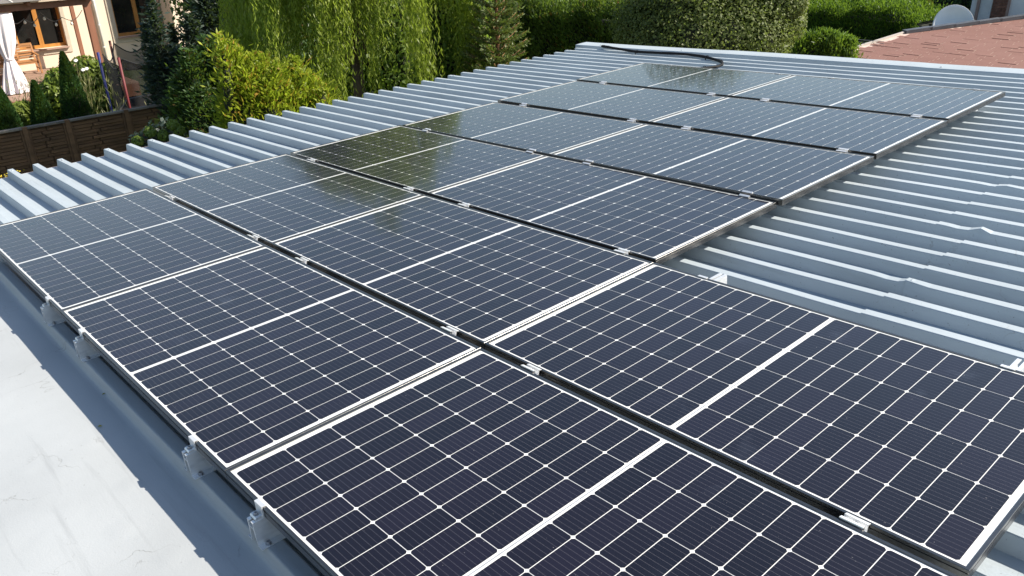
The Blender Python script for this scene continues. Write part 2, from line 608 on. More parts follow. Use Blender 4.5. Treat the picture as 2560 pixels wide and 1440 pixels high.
bolt_me = bolt_mb((0, 0, 0)).mesh('bolt', M['steel'])
rail_me = MB().prism(rail_prof(), 1, -0.037, 0.060).mesh('rail', M['alu'])
b = MB()      # end clamp seated on the rail head, hooked over the frame (v = 0 is the panel edge, z = 0 its top)
b.box(-0.022, 0.022, -0.0050, -0.001, -0.034, 0.0030)
b.box(-0.022, 0.022, -0.001, 0.009, 0.0006, 0.0030)
b.prism([(-0.027, -0.036), (-0.027, -0.029), (-0.024, -0.026), (-0.0050, -0.026), (-0.0050, -0.036)], 0, -0.017, 0.017)
end_me = b.mesh('clamp', M['alu'])
b = MB(); b.box(-0.015, 0.015, -0.028, -0.007, -0.0395, -0.0358); pad_me = b.mesh('rubber_pad', M['rubber'])
b = MB()      # mid clamp: open channel with two wings over the neighbouring frames
b.box(-0.031, 0.031, -0.0215, -0.0085, 0.0012, 0.0042)
b.box(-0.031, 0.031, 0.0085, 0.0215, 0.0012, 0.0042)
b.box(-0.031, 0.031, -0.0110, -0.0085, -0.016, 0.0012)
b.box(-0.031, 0.031, 0.0085, 0.0110, -0.016, 0.0012)
b.box(-0.031, 0.031, -0.0085, 0.0085, -0.016, -0.0135)
mid_me = b.mesh('clamp', M['alu'])
rail_m_me = MB().prism(rail_prof(), 1, -0.075, 0.075).mesh('rail', M['alu'])

UPOS = [0.344, 1.552, 2.065, 3.238, 3.706, 4.895]
UW = ['first from left', 'second from left', 'third from left', 'fourth from left', 'fifth from left', 'rightmost']


def edge_v(row, far):
    return row * 1.025 + DV[row] + (PW if far else 0)


for row in range(5):
    for i, u in enumerate(UPOS):
        if i > 3 and row > 0: continue
        uu = u + (DU[row] + DU[row + 1]) / 2 + rngp.uniform(-0.015, 0.015)
        vm = (edge_v(row, True) + edge_v(row + 1, False)) / 2
        z = max(top_z(row, u), top_z(row + 1, u))
        zl = min(top_z(row, u), top_z(row + 1, u))
        sh = math.atan2(top_z(row + 1, u) - top_z(row, u), 0.03)
        root = empty('mid_clamp', RM @ Matrix.Translation((uu, vm, (z + zl) / 2)))
        tag(root, 'aluminium clamp, %s, between %s and %s panel rows' % (UW[i], ROWW[row], ROWW[row + 1]), 'clamp', 'aluminium clamps in the gaps between panel rows')
        link('clamp', mid_me, root, mat=Matrix.Rotation(sh, 4, 'X'))
        link('bolt', bolt_me, root, (0, 0, -0.0138))
        h = (z + zl) / 2 - 0.036 - ZT
        link('rail', rail_m_me, root, mat=Matrix.Translation((0, 0, ZT - (z + zl) / 2 + 0.001)) @ Matrix.Diagonal((1, 1, h / 0.080, 1)))


rail_long_me = MB().prism(rail_prof(), 1, -0.150, 0.060).mesh('rail', M['alu'])


def end_bracket(u, v, z, flip, zbase, label, group, rail=None):
    root = empty('end_clamp_bracket', RM @ Matrix.Translation((u, v, z)) @ Matrix.Rotation(math.pi if flip else 0, 4, 'Z'))
    tag(root, label, 'bracket', group)
    h = z - 0.0365 - zbase
    link('rail', rail or rail_me, root, mat=Matrix.Translation((0, 0, zbase - z + 0.0005)) @ Matrix.Diagonal((1, 1, h / 0.080, 1)))
    link('clamp', end_me, root)
    link('rubber_pad', pad_me, root)
    link('bolt', bolt_me, root, mat=Matrix.Translation((0, -0.015, -0.026)) @ Matrix.Diagonal((1, 1, 0.75, 1)))
    for sx in (-1, 1):
        link('screw', bolt_me, root, (sx * 0.034, -0.012, zbase - z + 0.003))
    return root


FW = ['at far left beside the garden eave', 'leftmost of those in view', 'second from left', 'third from left', 'nearest the viewer', 'under the bottom right panel']
for i, u in enumerate(UPOS):
    end_bracket(u + DU[0] * 0.3 - (0.02 if i else 0), edge_v(0, False), top_z(0, u), False, -0.1165,
                'aluminium end clamp bracket on the near flashing, %s' % FW[i], 'end clamp brackets along the near panel edge')
for i, u in enumerate(UPOS[4:]):
    end_bracket(u + DU[1] + 0.004, edge_v(1, True), top_z(1, u), True, ZP,
                'sunlit aluminium bracket behind the lone right panel, %s' % ('left one' if i == 0 else 'right one cut by picture edge'), 'end clamp brackets behind the lone right panel', rail_long_me)
for i, u in enumerate(UPOS[:4]):
    end_bracket(u, edge_v(5, True), top_z(5, u), True, ZP, 'tiny end clamp at the farthest panel edge, %s' % UW[i], 'end clamps along the farthest panel edge')

# ------------------------------------------------------------------ conduit on the far ribs
cpts = [(-1.78, 7.50, -0.098), (-1.72, 7.40, -0.085), (-1.38, 7.30, -0.082), (-1.05, 7.24, -0.090), (-0.64, 7.24, -0.086), (-0.29, 7.27, -0.088), (0.02, 7.20, -0.094),
        (0.26, 7.08, -0.097), (0.41, 6.93, -0.097), (0.45, 6.80, -0.097), (0.43, 6.68, -0.095), (0.38, 6.58, -0.092), (0.30, 6.42, -0.095), (0.26, 6.30, -0.10)]


def smooth_path(pts, n=6):
    out = []
    P = [Vector(p) for p in pts]
    for i in range(len(P) - 1):
        p0 = P[max(i - 1, 0)]; p1 = P[i]; p2 = P[i + 1]; p3 = P[min(i + 2, len(P) - 1)]
        for k in range(n):
            t = k / n
            out.append(0.5 * ((2 * p1) + (p2 - p0) * t + (2 * p0 - 5 * p1 + 4 * p2 - p3) * t * t + (3 * p1 - p0 - 3 * p2 + p3) * t ** 3))
    out.append(P[-1])
    return out


cr = empty('cable_conduit', RM.copy())
tag(cr, 'black cable conduit snaking over the far ribs and curling back to panels', 'conduit')
cp = smooth_path(cpts)
MB().tube(cp, 0.015, 8).build('conduit', M['cable'], cr, True)
cp2 = [p + Vector((0.012 * math.sin(i * 0.4), 0.022, 0.004 * math.sin(i * 0.7))) for i, p in enumerate(cp[5:-8])]
MB().tube(cp2, 0.010, 7).build('cable', M['cable'], cr, True)
for (u, v) in ((-1.02, 7.235), (0.02, 7.20), (0.40, 6.62)):
    b = MB()
    b.lathe([(0.020, -0.006), (0.021, 0.0), (0.020, 0.006)], (0, 0, 0), 10)
    t = b.build('cable_tie', M['cable'], cr)
    t.matrix_local = Matrix.Translation((u, v + 0.006, -0.09)) @ Matrix.Rotation(math.pi / 2, 4, 'Y')
    MB().box(u - 0.004, u + 0.004, v - 0.03, v - 0.022, -0.15, -0.09).build('cable_tie', M['cable'], cr)

# ------------------------------------------------------------------ the garden ground
def ground_mat():
    m, nt, b = new_mat('lawn')
    f = noise(nt, 0.35, 6, 0.65)
    c = ramp(nt, f, [(0.30, (0.035, 0.055, 0.018)), (0.55, (0.055, 0.085, 0.022)), (0.75, (0.085, 0.10, 0.035))])
    c = mix(nt, c, (0.10, 0.075, 0.05), ramp(nt, noise(nt, 0.9, 4), [(0.60, 0.0), (0.72, 0.6)]))
    nt.links.new(c, b.inputs['Base Color'])
    b.inputs['Roughness'].default_value = 0.9
    bump(nt, b, noise(nt, 18, 5, 0.7), 0.8, 0.06)
    return m


M['lawn'] = ground_mat()
NG = 60
V = []; F = []
for i in range(NG + 1):
    for j in range(NG + 1):
        a = (i / NG) * 2 - 1; c = (j / NG) * 2 - 1
        x = -10 + 500 * a * abs(a) ** 1.6; y = 10 + 500 * c * abs(c) ** 1.6
        V.append((x, y, GZ + 0.05 * math.sin(x * 0.31) * math.sin(y * 0.27)))
for i in range(NG):
    for j in range(NG):
        F.append((i * (NG + 1) + j, (i + 1) * (NG + 1) + j, (i + 1) * (NG + 1) + j + 1, i * (NG + 1) + j + 1))
b = MB(); b.add(V, F)
tag(b.build('ground', M['lawn'], None, True), 'garden lawn and soil around the buildings', None, None, 'structure')

# ------------------------------------------------------------------ materials of the garden things
M['plaster'] = simple('cream_plaster', (0.74, 0.60, 0.47), 0.85, 0, 0.05, 1.2, 0.25, 60)
M['surround'] = simple('stone_surround', (0.52, 0.45, 0.36), 0.85, 0, 0.08, 6, 0.3, 50)
M['sill'] = simple('brown_sill', (0.36, 0.24, 0.19), 0.6, 0, 0.1, 6)
M['oak'] = simple('golden_oak_frame', (0.46, 0.20, 0.045), 0.42, 0, 0.18, 9, 0.1, 60, (1, 1, 0.15))
M['teak'] = simple('teak', (0.40, 0.19, 0.075), 0.6, 0, 0.22, 12, 0.2, 60, (1, 0.12, 1))
M['stain'] = simple('brown_stained_timber', (0.25, 0.105, 0.06), 0.6, 0, 0.15, 8, 0.2, 50, (1, 1, 0.2))
M['deckwood'] = simple('deck_boards', (0.30, 0.19, 0.14), 0.7, 0, 0.18, 6, 0.3, 60, (1, 0.15, 1))
M['pvc'] = simple('pale_downpipe', (0.72, 0.70, 0.66), 0.45, 0, 0.05, 6)
M['curtain'] = simple('lilac_white_cloth', (0.74, 0.68, 0.70), 0.9, 0, 0.05, 3, 0.2, 90)
M['fence'] = simple('brown_fence_wood', (0.175, 0.092, 0.044), 0.75, 0, 0.30, 7, 0.4, 45, (1, 0.2, 1))
M['fence_cap'] = simple('weathered_grey_cap', (0.21, 0.18, 0.15), 0.85, 0, 0.3, 9, 0.4, 45, (1, 0.2, 1))
M['dark'] = simple('dark_interior', (0.012, 0.011, 0.010), 0.8, 0, 0.2, 3)
M['poly'] = simple('grey_roof_sheet', (0.16, 0.155, 0.15), 0.5, 0, 0.12, 3)
M['bulb'] = simple('bulb_glass', (0.70, 0.68, 0.62), 0.15, 0, 0.05, 3)
M['wire'] = simple('grey_wire', (0.20, 0.19, 0.18), 0.6, 0, 0.1, 5)
M['blue'] = simple('blue_pole_sleeve', (0.008, 0.014, 0.13), 0.6, 0, 0.15, 8)  # blue and red sleeves darkened in colour to stand for shade
M['red'] = simple('red_pole_sleeve', (0.13, 0.014, 0.018), 0.6, 0, 0.15, 8)
M['rustpole'] = simple('brown_pole_sleeve', (0.16, 0.055, 0.035), 0.6, 0, 0.15, 8)
M['black'] = simple('black_fabric', (0.012, 0.012, 0.014), 0.85, 0, 0.2, 8)


def glass_mat():
    m, nt, b = new_mat('window_glass')
    nt.links.new(ramp(nt, noise(nt, 1.5, 3), [(0.3, (0.010, 0.010, 0.010)), (0.7, (0.022, 0.021, 0.020))]), b.inputs['Base Color'])
    b.inputs['Roughness'].default_value = 0.03
    b.inputs['Specular IOR Level'].default_value = 0.5
    return m


M['glass'] = glass_mat()


def net_mat():
    """black mesh: mostly holes"""
    m, nt, b = new_mat('safety_net')
    b.inputs['Base Color'].default_value = (0.012, 0.012, 0.013, 1)
    b.inputs['Roughness'].default_value = 0.9
    nt.links.new(ramp(nt, noise(nt, 0.8, 2), [(0.3, (0.010, 0.010, 0.011)), (0.7, (0.016, 0.016, 0.017))]), b.inputs['Base Color'])
    b.inputs['Alpha'].default_value = 0.6
    return m


M['net'] = net_mat()

# ------------------------------------------------------------------ cream house
HX = -28.5
DECK_Z = -3.55
house = empty('cream_house', loc=(HX, 8.0, GZ))
tag(house, 'cream plastered house with brown framed windows behind the timber deck', 'house')
o = Vector((HX, 8.0, GZ))


def hb(x0, x1, y0, y1, z0, z1):                     # world box expressed in the house's frame
    b = MB(); b.box(x0 - o.x, x1 - o.x, y0 - o.y, y1 - o.y, z0 - o.z, z1 - o.z)
    return b


def wall_with_holes(x0, x1, y0, y1, z0, z1, holes):
    b = MB()
    ys = sorted({y0, y1} | {h[0] for h in holes} | {h[1] for h in holes})
    for ya, yb in zip(ys[:-1], ys[1:]):
        zs = [(z0, z1)]
        for h in holes:
            if h[0] <= ya + 1e-6 and h[1] >= yb - 1e-6:
                zs = [s for (p, q) in zs for s in ((p, min(q, h[2])), (max(p, h[3]), q)) if s[1] - s[0] > 1e-6]
        for (p, q) in zs:
            b.box(x0 - o.x, x1 - o.x, ya - o.y, yb - o.y, p - o.z, q - o.z)
    return b


WIN = [(6.37, 7.97, -2.86, -1.30), (9.80, 11.30, -2.78, -0.30)]
DOOR = (3.3, 4.7, DECK_Z, -1.2)
wall_with_holes(HX - 0.4, HX, -1.0, 11.45, GZ - 0.3, 2.2, WIN + [DOOR]).build('wall', M['plaster'], house)
hb(HX - 9, HX - 0.4, -1.0, 20.0, GZ - 0.3, 2.2).build('wall', M['plaster'], house)
hb(HX - 0.38, -27.0, 11.45, 20.0, GZ - 0.3, 2.2).build('wall', M['plaster'], house)
b = MB()
for (xa, xb, ya, yb) in ((HX - 9.6, HX + 0.7, -1.8, 11.2), (HX - 9.6, -26.3, 11.2, 20.8)):
    xm = HX - 4.5
    b.add([(xa - o.x, ya - o.y, 6.2), (xb - o.x, ya - o.y, 6.15), (xb - o.x, yb - o.y, 6.15), (xa - o.x, yb - o.y, 6.2), (xm - o.x, ya - o.y, 8.6), (xm - o.x, yb - o.y, 8.6)],
          [(0, 4, 5, 3), (1, 2, 5, 4), (0, 1, 4), (3, 5, 2), (0, 3, 2, 1)])
b.build('roof', M['sill'], house)
for wi, (ya, yb, za, zb) in enumerate(WIN):
    w = 0.19 if wi == 0 else 0.20
    s_ = MB()
    for (a0, a1, c0, c1) in ((ya - w, ya, za - 0.22, zb + w), (yb, yb + w * 0.7, za - 0.22, zb + w), (ya, yb, zb, zb + w), (ya, yb, za - 0.22, za - 0.06)):
        s_.box(HX + 0.002 - o.x, HX + 0.035 - o.x, a0 - o.y, a1 - o.y, c0 - o.z, c1 - o.z)
    win = MB()
    fr = 0.075
    xf0, xf1 = HX - 0.20, HX - 0.13
    ym = (ya + yb) / 2 if wi == 0 else 10.66
    for (a0, a1, c0, c1) in ((ya, ya + fr, za, zb), (yb - fr, yb, za, zb), (ya + fr, yb - fr, za, za + fr * 1.5), (ya + fr, yb - fr, zb - fr, zb), (ym - 0.075, ym + 0.075, za + fr * 1.5, zb - fr)):
        win.box(xf0 - o.x, xf1 - o.x, a0 - o.y, a1 - o.y, c0 - o.z, c1 - o.z)
    wo = win.build('window', M['oak'], house)
    s_.build('surround', M['surround'], wo)
    hb(HX - 0.12, HX + 0.13, ya - 0.03, yb + 0.03, za - 0.055, za - 0.005).build('sill', M['sill'], wo)
    for (a0, a1) in ((ya + fr, ym - 0.075), (ym + 0.075, yb - fr)):
        hb(xf0 + 0.02, xf0 + 0.03, a0, a1, za + fr * 1.5, zb - fr).build('pane', M['glass'], wo)
do = hb(HX - 0.22, HX - 0.14, DOOR[0], DOOR[1], DOOR[2], DOOR[3]).build('door', M['oak'], house)
hb(HX - 0.138, HX - 0.13, DOOR[0] + 0.15, DOOR[1] - 0.15, DOOR[2] + 0.2, DOOR[3] - 0.12).build('pane', M['glass'], do)
pipe = MB().tube([(HX + 0.09 - o.x, 9.17 - o.y, 0.1), (HX + 0.09 - o.x, 9.17 - o.y, 6.1)], 0.055, 10).build('downpipe', M['pvc'], house, True)
for z in (0.95, 1.75, 2.6, 3.5):
    b = MB(); b.lathe([(0.062, -0.02), (0.064, 0), (0.062, 0.02)], (HX + 0.09 - o.x, 9.17 - o.y, z), 10); b.build('pipe_clip', M['pvc'], pipe)
MB().tube([(HX + 0.40 - o.x, 11.39 - o.y, 0.1), (HX + 0.40 - o.x, 11.39 - o.y, 6.1)], 0.06, 8).build('downpipe', M['sill'], house, True)

# ------------------------------------------------------------------ timber deck: separate boards
dk = empty('timber_deck', loc=(-25.8, 4.0, GZ))
tag(dk, 'low brown timber deck along the cream house, under the pergola', 'deck')
bw = 0.20
nb = int((-23.2 - HX - 0.05) / bw)
bm_ = MB(); bm_.box(-bw / 2 + 0.006, bw / 2 - 0.006, -4.6, 4.5, 0.41, 0.45)
board = bm_.mesh('board', M['deckwood'])
for i in range(nb):
    link('board', board, dk, (HX + 0.05 + bw * (i + 0.5) + 25.8, 0, rngp.uniform(-0.003, 0.003)))
b = MB(); b.box(-23.2 + 25.8 - 0.06, -23.2 + 25.8 - 0.02, -4.6, 4.5, 0.02, 0.405); b.build('front_board', M['stain'], dk)
b = MB()
for x in (-2.5, -1.2, 0.2, 1.4, 2.4): b.box(x, x + 0.1, -4.5, 4.4, 0.0, 0.40)
b.build('joist', M['stain'], dk)

# ------------------------------------------------------------------ pergola
PX = -24.5
pg = empty('pergola', loc=(PX, 7.8, DECK_Z))
tag(pg, 'brown stained pergola with grey sheet roof in front of the house', 'pergola')
po = Vector((PX, 7.8, DECK_Z))


def pb(x0, x1, y0, y1, z0, z1):
    b = MB(); b.box(x0 - po.x, x1 - po.x, y0 - po.y, y1 - po.y, z0 - po.z, z1 - po.z); return b


pb(PX - 0.09, PX + 0.09, 7.70, 7.90, GZ, -1.13).build('post', M['stain'], pg)
pb(PX - 0.08, PX + 0.08, 1.2, 1.37, GZ, -1.13).build('post', M['stain'], pg)
pb(-27.58, -27.46, 8.08, 8.20, DECK_Z, -1.02).build('post', M['stain'], pg)
pb(PX - 0.08, PX + 0.08, 0.6, 7.95, -1.13, -0.945).build('beam', M['stain'], pg)
pb(HX + 0.04, HX + 0.16, 0.6, 8.3, -0.75, -0.58).build('beam', M['stain'], pg)
for y in (0.9, 2.6, 4.35, 6.1, 7.82):
    b = MB(); b.beam((PX + 0.25 - po.x, y - po.y, -0.93 - po.z), (HX + 0.16 - po.x, y - po.y, -0.52 - po.z), 0.08, 0.14); b.build('rafter', M['stain'], pg)
for k in range(9):
    ya = 0.72 + k * 0.82; yb = ya + 0.80
    b = MB(); x0 = PX + 0.35 - po.x; x1 = HX + 0.1 - po.x
    b.add([(x0, ya - po.y, -0.85 - po.z), (x1, ya - po.y, -0.42 - po.z), (x1, yb - po.y, -0.42 - po.z), (x0, yb - po.y, -0.85 - po.z),
           (x0, ya - po.y, -0.865 - po.z), (x1, ya - po.y, -0.435 - po.z), (x1, yb - po.y, -0.435 - po.z), (x0, yb - po.y, -0.865 - po.z)],
          [(0, 1, 2, 3), (7, 6, 5, 4), (0, 4, 5, 1), (1, 5, 6, 2), (2, 6, 7, 3), (3, 7, 4, 0)])
    b.build('roof_sheet', M['poly'], pg)
    b = MB(); b.beam((x0, yb + 0.01 - po.y, -0.84 - po.z), (x1, yb + 0.01 - po.y, -0.41 - po.z), 0.035, 0.02); b.build('glazing_bar', M['pvc'], pg)

# string lights sagging from the beam to the posts
sl = empty('string_lights', loc=(PX - 0.5, 6.0, -1.2))
tag(sl, 'string of small hanging light bulbs looped under the pergola beam', 'string lights')
hooks = [at(0, 38, X=-24.9), at(60, 47, X=-25.0), at(100, 30, X=-25.1), at(155, 43, X=-25.2), at(205, 25, X=-24.9)]
so = Vector((PX - 0.5, 6.0, -1.2)); wp = []
for a, c in zip(hooks[:-1], hooks[1:]):
    for k in range(8):
        t = k / 8; q = a + (c - a) * t; wp.append((q[0] - so.x, q[1] - so.y, q[2] - so.z - 0.20 * math.sin(math.pi * t)))
q = hooks[-1]; wp.append((q[0] - so.x, q[1] - so.y, q[2] - so.z))
wo = MB().tube(wp, 0.012, 5).build('wire', M['wire'], sl)
bulb = MB(); bulb.lathe([(0.0, -0.16), (0.035, -0.145), (0.045, -0.11), (0.03, -0.07), (0.018, -0.05)], n=10); bulb_me = bulb.mesh('bulb', M['bulb'], True)
sock = MB(); sock.lathe([(0.018, -0.052), (0.020, -0.02), (0.010, 0.0)], n=8); sock_me = sock.mesh('socket', M['black'])
for k in (3, 8, 12, 17, 21, 27):
    bo = link('bulb', bulb_me, sl, wp[k]); link('socket', sock_me, bo)

# tied-back curtain at the pergola's corner
ct = empty('tied_curtain', loc=(-24.3, 5.1, DECK_Z))
tag(ct, 'pale lilac outdoor curtain tied in the middle, hanging at the pergola', 'curtain')
V = []; F = []
nc, nr = 72, 40
for r in range(nr + 1):
    t = r / nr; z = 2.36 * (1 - t)
    if t < 0.56: hw = 0.33 - 0.22 * (t / 0.56) ** 2.4
    else: hw = 0.11 + 0.24 * ((t - 0.56) / 0.44) ** 0.8
    cy = 0.10 - 0.10 * t
    for k in range(nc):
        a = 2 * math.pi * k / nc
        fold = 1 + 0.22 * math.sin(a * 9 + 1.3 * math.sin(t * 3)) * (0.5 + t * 0.7)
        V.append((0.55 * hw * math.cos(a) * fold, cy + hw * math.sin(a) * fold, z + 0.03))
for r in range(nr):
    for k in range(nc):
        k2 = (k + 1) % nc
        F.append((r * nc + k, r * nc + k2, (r + 1) * nc + k2, (r + 1) * nc + k))
b = MB(); b.add(V, F); b.build('cloth', M['curtain'], ct, True)
b = MB(); b.lathe([(0.115, -0.03), (0.125, 0.0), (0.115, 0.03)], (0, 0.045, 2.36 * 0.44 + 0.03), 16); b.build('tie', M['curtain'], ct, True)

# garden bench with slatted back
bn = empty('garden_bench', loc=(-27.75, 5.9, DECK_Z))
tag(bn, 'slatted teak garden bench against the house wall on the deck', 'bench')
for k in range(5):
    b = MB(); b.box(-0.22 + k * 0.095, -0.22 + k * 0.095 + 0.08, -0.76, 0.76, 0.43, 0.455); b.build('seat_slat', M['teak'], bn)
for k in range(5):
    z = 0.53 + k * 0.088; x = -0.25 - 0.22 * (z - 0.45)
    b = MB(); b.beam((x, -0.74, z), (x, 0.74, z), 0.022, 0.055); b.build('back_slat', M['teak'], bn)
b = MB(); b.beam((-0.365, -0.80, 0.955), (-0.365, 0.80, 0.955), 0.035, 0.075); b.build('top_rail', M['teak'], bn)
for y in (-0.78, -0.26, 0.26, 0.78):
    b = MB(); b.beam((-0.27, y, 0.44), (-0.37, y, 0.94), 0.05, 0.05, (0, 1, 0)); b.build('back_post', M['teak'], bn)
for y in (-0.78, 0.78):
    b = MB(); b.beam((-0.25, y, 0.0), (-0.27, y, 0.44), 0.055, 0.055, (0, 1, 0)); b.build('leg', M['teak'], bn)
    b = MB(); b.beam((0.24, y, 0.0), (0.24, y, 0.62), 0.055, 0.055, (0, 1, 0)); b.build('leg', M['teak'], bn)
    b = MB(); b.beam((-0.33, y, 0.66), (0.29, y, 0.635), 0.07, 0.035); b.build('armrest', M['teak'], bn)
    b = MB(); b.beam((-0.24, y, 0.17), (0.22, y, 0.17), 0.03, 0.045); b.build('stretcher', M['teak'], bn)
b = MB(); b.box(0.20, 0.225, -0.76, 0.76, 0.36, 0.43); b.build('apron', M['teak'], bn)

# ------------------------------------------------------------------ trampoline with safety net
tc_ = Vector((-17.7, 7.7, GZ))
tr = empty('garden_trampoline', loc=tc_)
tag(tr, 'round garden trampoline with black safety net on blue and red poles', 'trampoline')
TP = [(-16.35, 5.95, 'red'), (-17.6, 5.86, 'blue'), (-19.45, 6.76, 'rustpole'), (-19.6, 7.85, 'blue'), (-18.7, 9.3, 'red'), (-16.9, 9.5, 'blue'), (-15.9, 7.9, 'rustpole')]
zt = -1.65 - GZ
for (x, y, c) in TP:
    MB().tube([(x - tc_.x, y - tc_.y, 0.05), (x - tc_.x, y - tc_.y, zt)], 0.034, 8).build('pole', M[c], tr, True)
ring = [((x - tc_.x) * 0.94, (y - tc_.y) * 0.94) for (x, y, c) in TP]
MB().tube([(x, y, 0.72) for (x, y) in ring + ring[:1]], 0.035, 8).build('rim', M['steel'], tr, True)
b = MB(); n = len(ring); b.add([(x * 0.97, y * 0.97, 0.73) for (x, y) in ring], [tuple(range(n))]); b.build('jump_mat', M['black'], tr)
b = MB()
V = []; F = []
nk, nz = 10, 8
for s in range(n):
    (xa, ya), (xb, yb) = ring[s], ring[(s + 1) % n]
    for k in range(nk):
        t = k / nk
        sag = 0.32 * math.sin(math.pi * t)
        for z in range(nz + 1):
            f = z / nz; q = 1 - 0.10 * math.sin(math.pi * t) * math.sin(math.pi * f)
            V.append(((xa + (xb - xa) * t) * q, (ya + (yb - ya) * t) * q, 0.74 + (zt - 0.06 - sag - 0.74) * f))
tot = n * nk
for s in range(tot):
    for z in range(nz):
        s2 = (s + 1) % tot
        F.append((s * (nz + 1) + z, s2 * (nz + 1) + z, s2 * (nz + 1) + z + 1, s * (nz + 1) + z + 1))
b.add(V, F); b.build('safety_net', M['net'], tr, True)
top = [V[s * (nz + 1) + nz] for s in range(tot)]
MB().tube(top + top[:1], 0.016, 5).build('top_rope', M['black'], tr)

# ------------------------------------------------------------------ wooden fence
XF = -13.3
fy0 = -1.0
fn = empty('wooden_fence', loc=(XF, 3.0, GZ))
tag(fn, 'brown wooden fence of short staggered slats behind the garage eave', 'fence')
FT = 1.70                       # height of the panels above ground
posts = [-0.35, 0.75, 1.85, 2.915, 3.724, 4.921, 6.111, 7.3, 8.5]
slat_w = 0.068
slat_cache = {}


def slat(L):
    key = round(L, 2)
    if key not in slat_cache:
        b = MB(); b.box(-0.012, 0.012, -key / 2, key / 2, -slat_w / 2 + 0.005, slat_w / 2 - 0.005)
        slat_cache[key] = b.mesh('slat', M['fence'])
    return slat_cache[key]


for i, y in enumerate(posts):
    b = MB(); b.box(-0.05, 0.055, y - 3.0 - 0.045, y - 3.0 + 0.045, 0, FT + 0.03); b.build('post', M['fence'], fn)
for a, c in zip(posts[:-1], posts[1:]):
    pa, pc = a + 0.05, c - 0.05
    b = MB(); b.box(-0.035, -0.027, pa - 3.0, pc - 3.0, 0.05, FT - 0.02)
    pn = b.build('backing_board', M['fence'], fn)  # added backing board, so the gaps between slats read dark
    for y in (pa + 0.02, pc - 0.02):
        b = MB(); b.box(-0.025, 0.03, y - 3.0 - 0.02, y - 3.0 + 0.02, 0.05, FT - 0.02); b.build('stile', M['fence'], pn)
    b = MB(); b.box(-0.055, 0.060, pa - 3.0, pc - 3.0, FT - 0.012, FT + 0.028); b.build('cap_rail', M['fence_cap'], pn)
    ia, ic = pa + 0.045, pc - 0.045
    nr = int((FT - 0.1) / slat_w)
    for r in range(nr):
        z = 0.08 + slat_w * (r + 0.5)
        cut = ia + (ic - ia) * (0.42 + 0.10 * math.sin(r * 1.9 + a))
        gap = 0.030
        for (p, q) in ((ia, cut - gap / 2), (cut + gap / 2, ic)):
            oo = link('slat', slat(q - p), pn, (0.006 + 0.010 * ((r % 2) * 2 - 1) + rngp.uniform(-0.004, 0.004), (p + q) / 2 - 3.0, z))
            oo.rotation_euler = (rngp.uniform(-0.004, 0.004), rngp.uniform(-0.05, 0.05), 0)

# ------------------------------------------------------------------ neighbour's shed with red shingle roof
def shingle_mat():
    m, nt, b = new_mat('red_bitumen_shingle')
    g = nt.nodes.new('ShaderNodeNewGeometry')
    c = ramp(nt, g.outputs['Random Per Island'], [(0.0, (0.165, 0.074, 0.058)), (0.6, (0.173, 0.079, 0.062)), (1.0, (0.182, 0.085, 0.067))])
    c = mix(nt, c, (0.20, 0.098, 0.080), ramp(nt, noise(nt, 0.9, 5), [(0.45, 0.0), (0.70, 0.6)]))
    c = mix(nt, c, (0.30, 0.22, 0.19), ramp(nt, noise(nt, 120, 2), [(0.66, 0.0), (0.74, 0.7)]))
    nt.links.new(c, b.inputs['Base Color'])
    b.inputs['Roughness'].default_value = 0.9
    bump(nt, b, noise(nt, 240, 3, 0.7), 0.5, 0.004)
    return m


M['shingle'] = shingle_mat()
M['ridge'] = simple('dark_ridge_cap', (0.10, 0.105, 0.12), 0.5, 0.3, 0.2, 6)
M['verge'] = simple('pale_verge_trim', (0.42, 0.38, 0.34), 0.6, 0, 0.1, 6)
SA, SB = -2.39, 0.06                      # roof plane of the shed: z = SA + SB * y, almost flat


def on_shed(px, py):
    d = ray(px, py)
    t = (SA + SB * CAM[1] - CAM[2]) / (d[2] - SB * d[1])
    return Vector(tuple(CAM + t * d))


sC, sF, sR = on_shed(2264, 83), on_shed(2052, 149), on_shed(2560, 46)
sF2 = sC + (sF - sC) * 2.6
sR2 = sC + (sR - sC) * 3.2
sQ = Vector((9.0, sF2.y, SA + SB * sF2.y)); sQ2 = Vector((9.0, sR2.y, SA + SB * sR2.y))
so2 = Vector((sC.x, sC.y, GZ))
sd = empty('red_roofed_shed', loc=so2)
tag(sd, 'neighbouring shed with a nearly flat red shingle roof beyond the far flashing', 'shed')
POLY = [sF2, sC, sR2, sQ2, sQ]


def inside(x, y):
    c = False
    for a, b_ in zip(POLY, POLY[1:] + POLY[:1]):
        if (a.y > y) != (b_.y > y) and x < (b_.x - a.x) * (y - a.y) / (b_.y - a.y) + a.x: c = not c
    return c


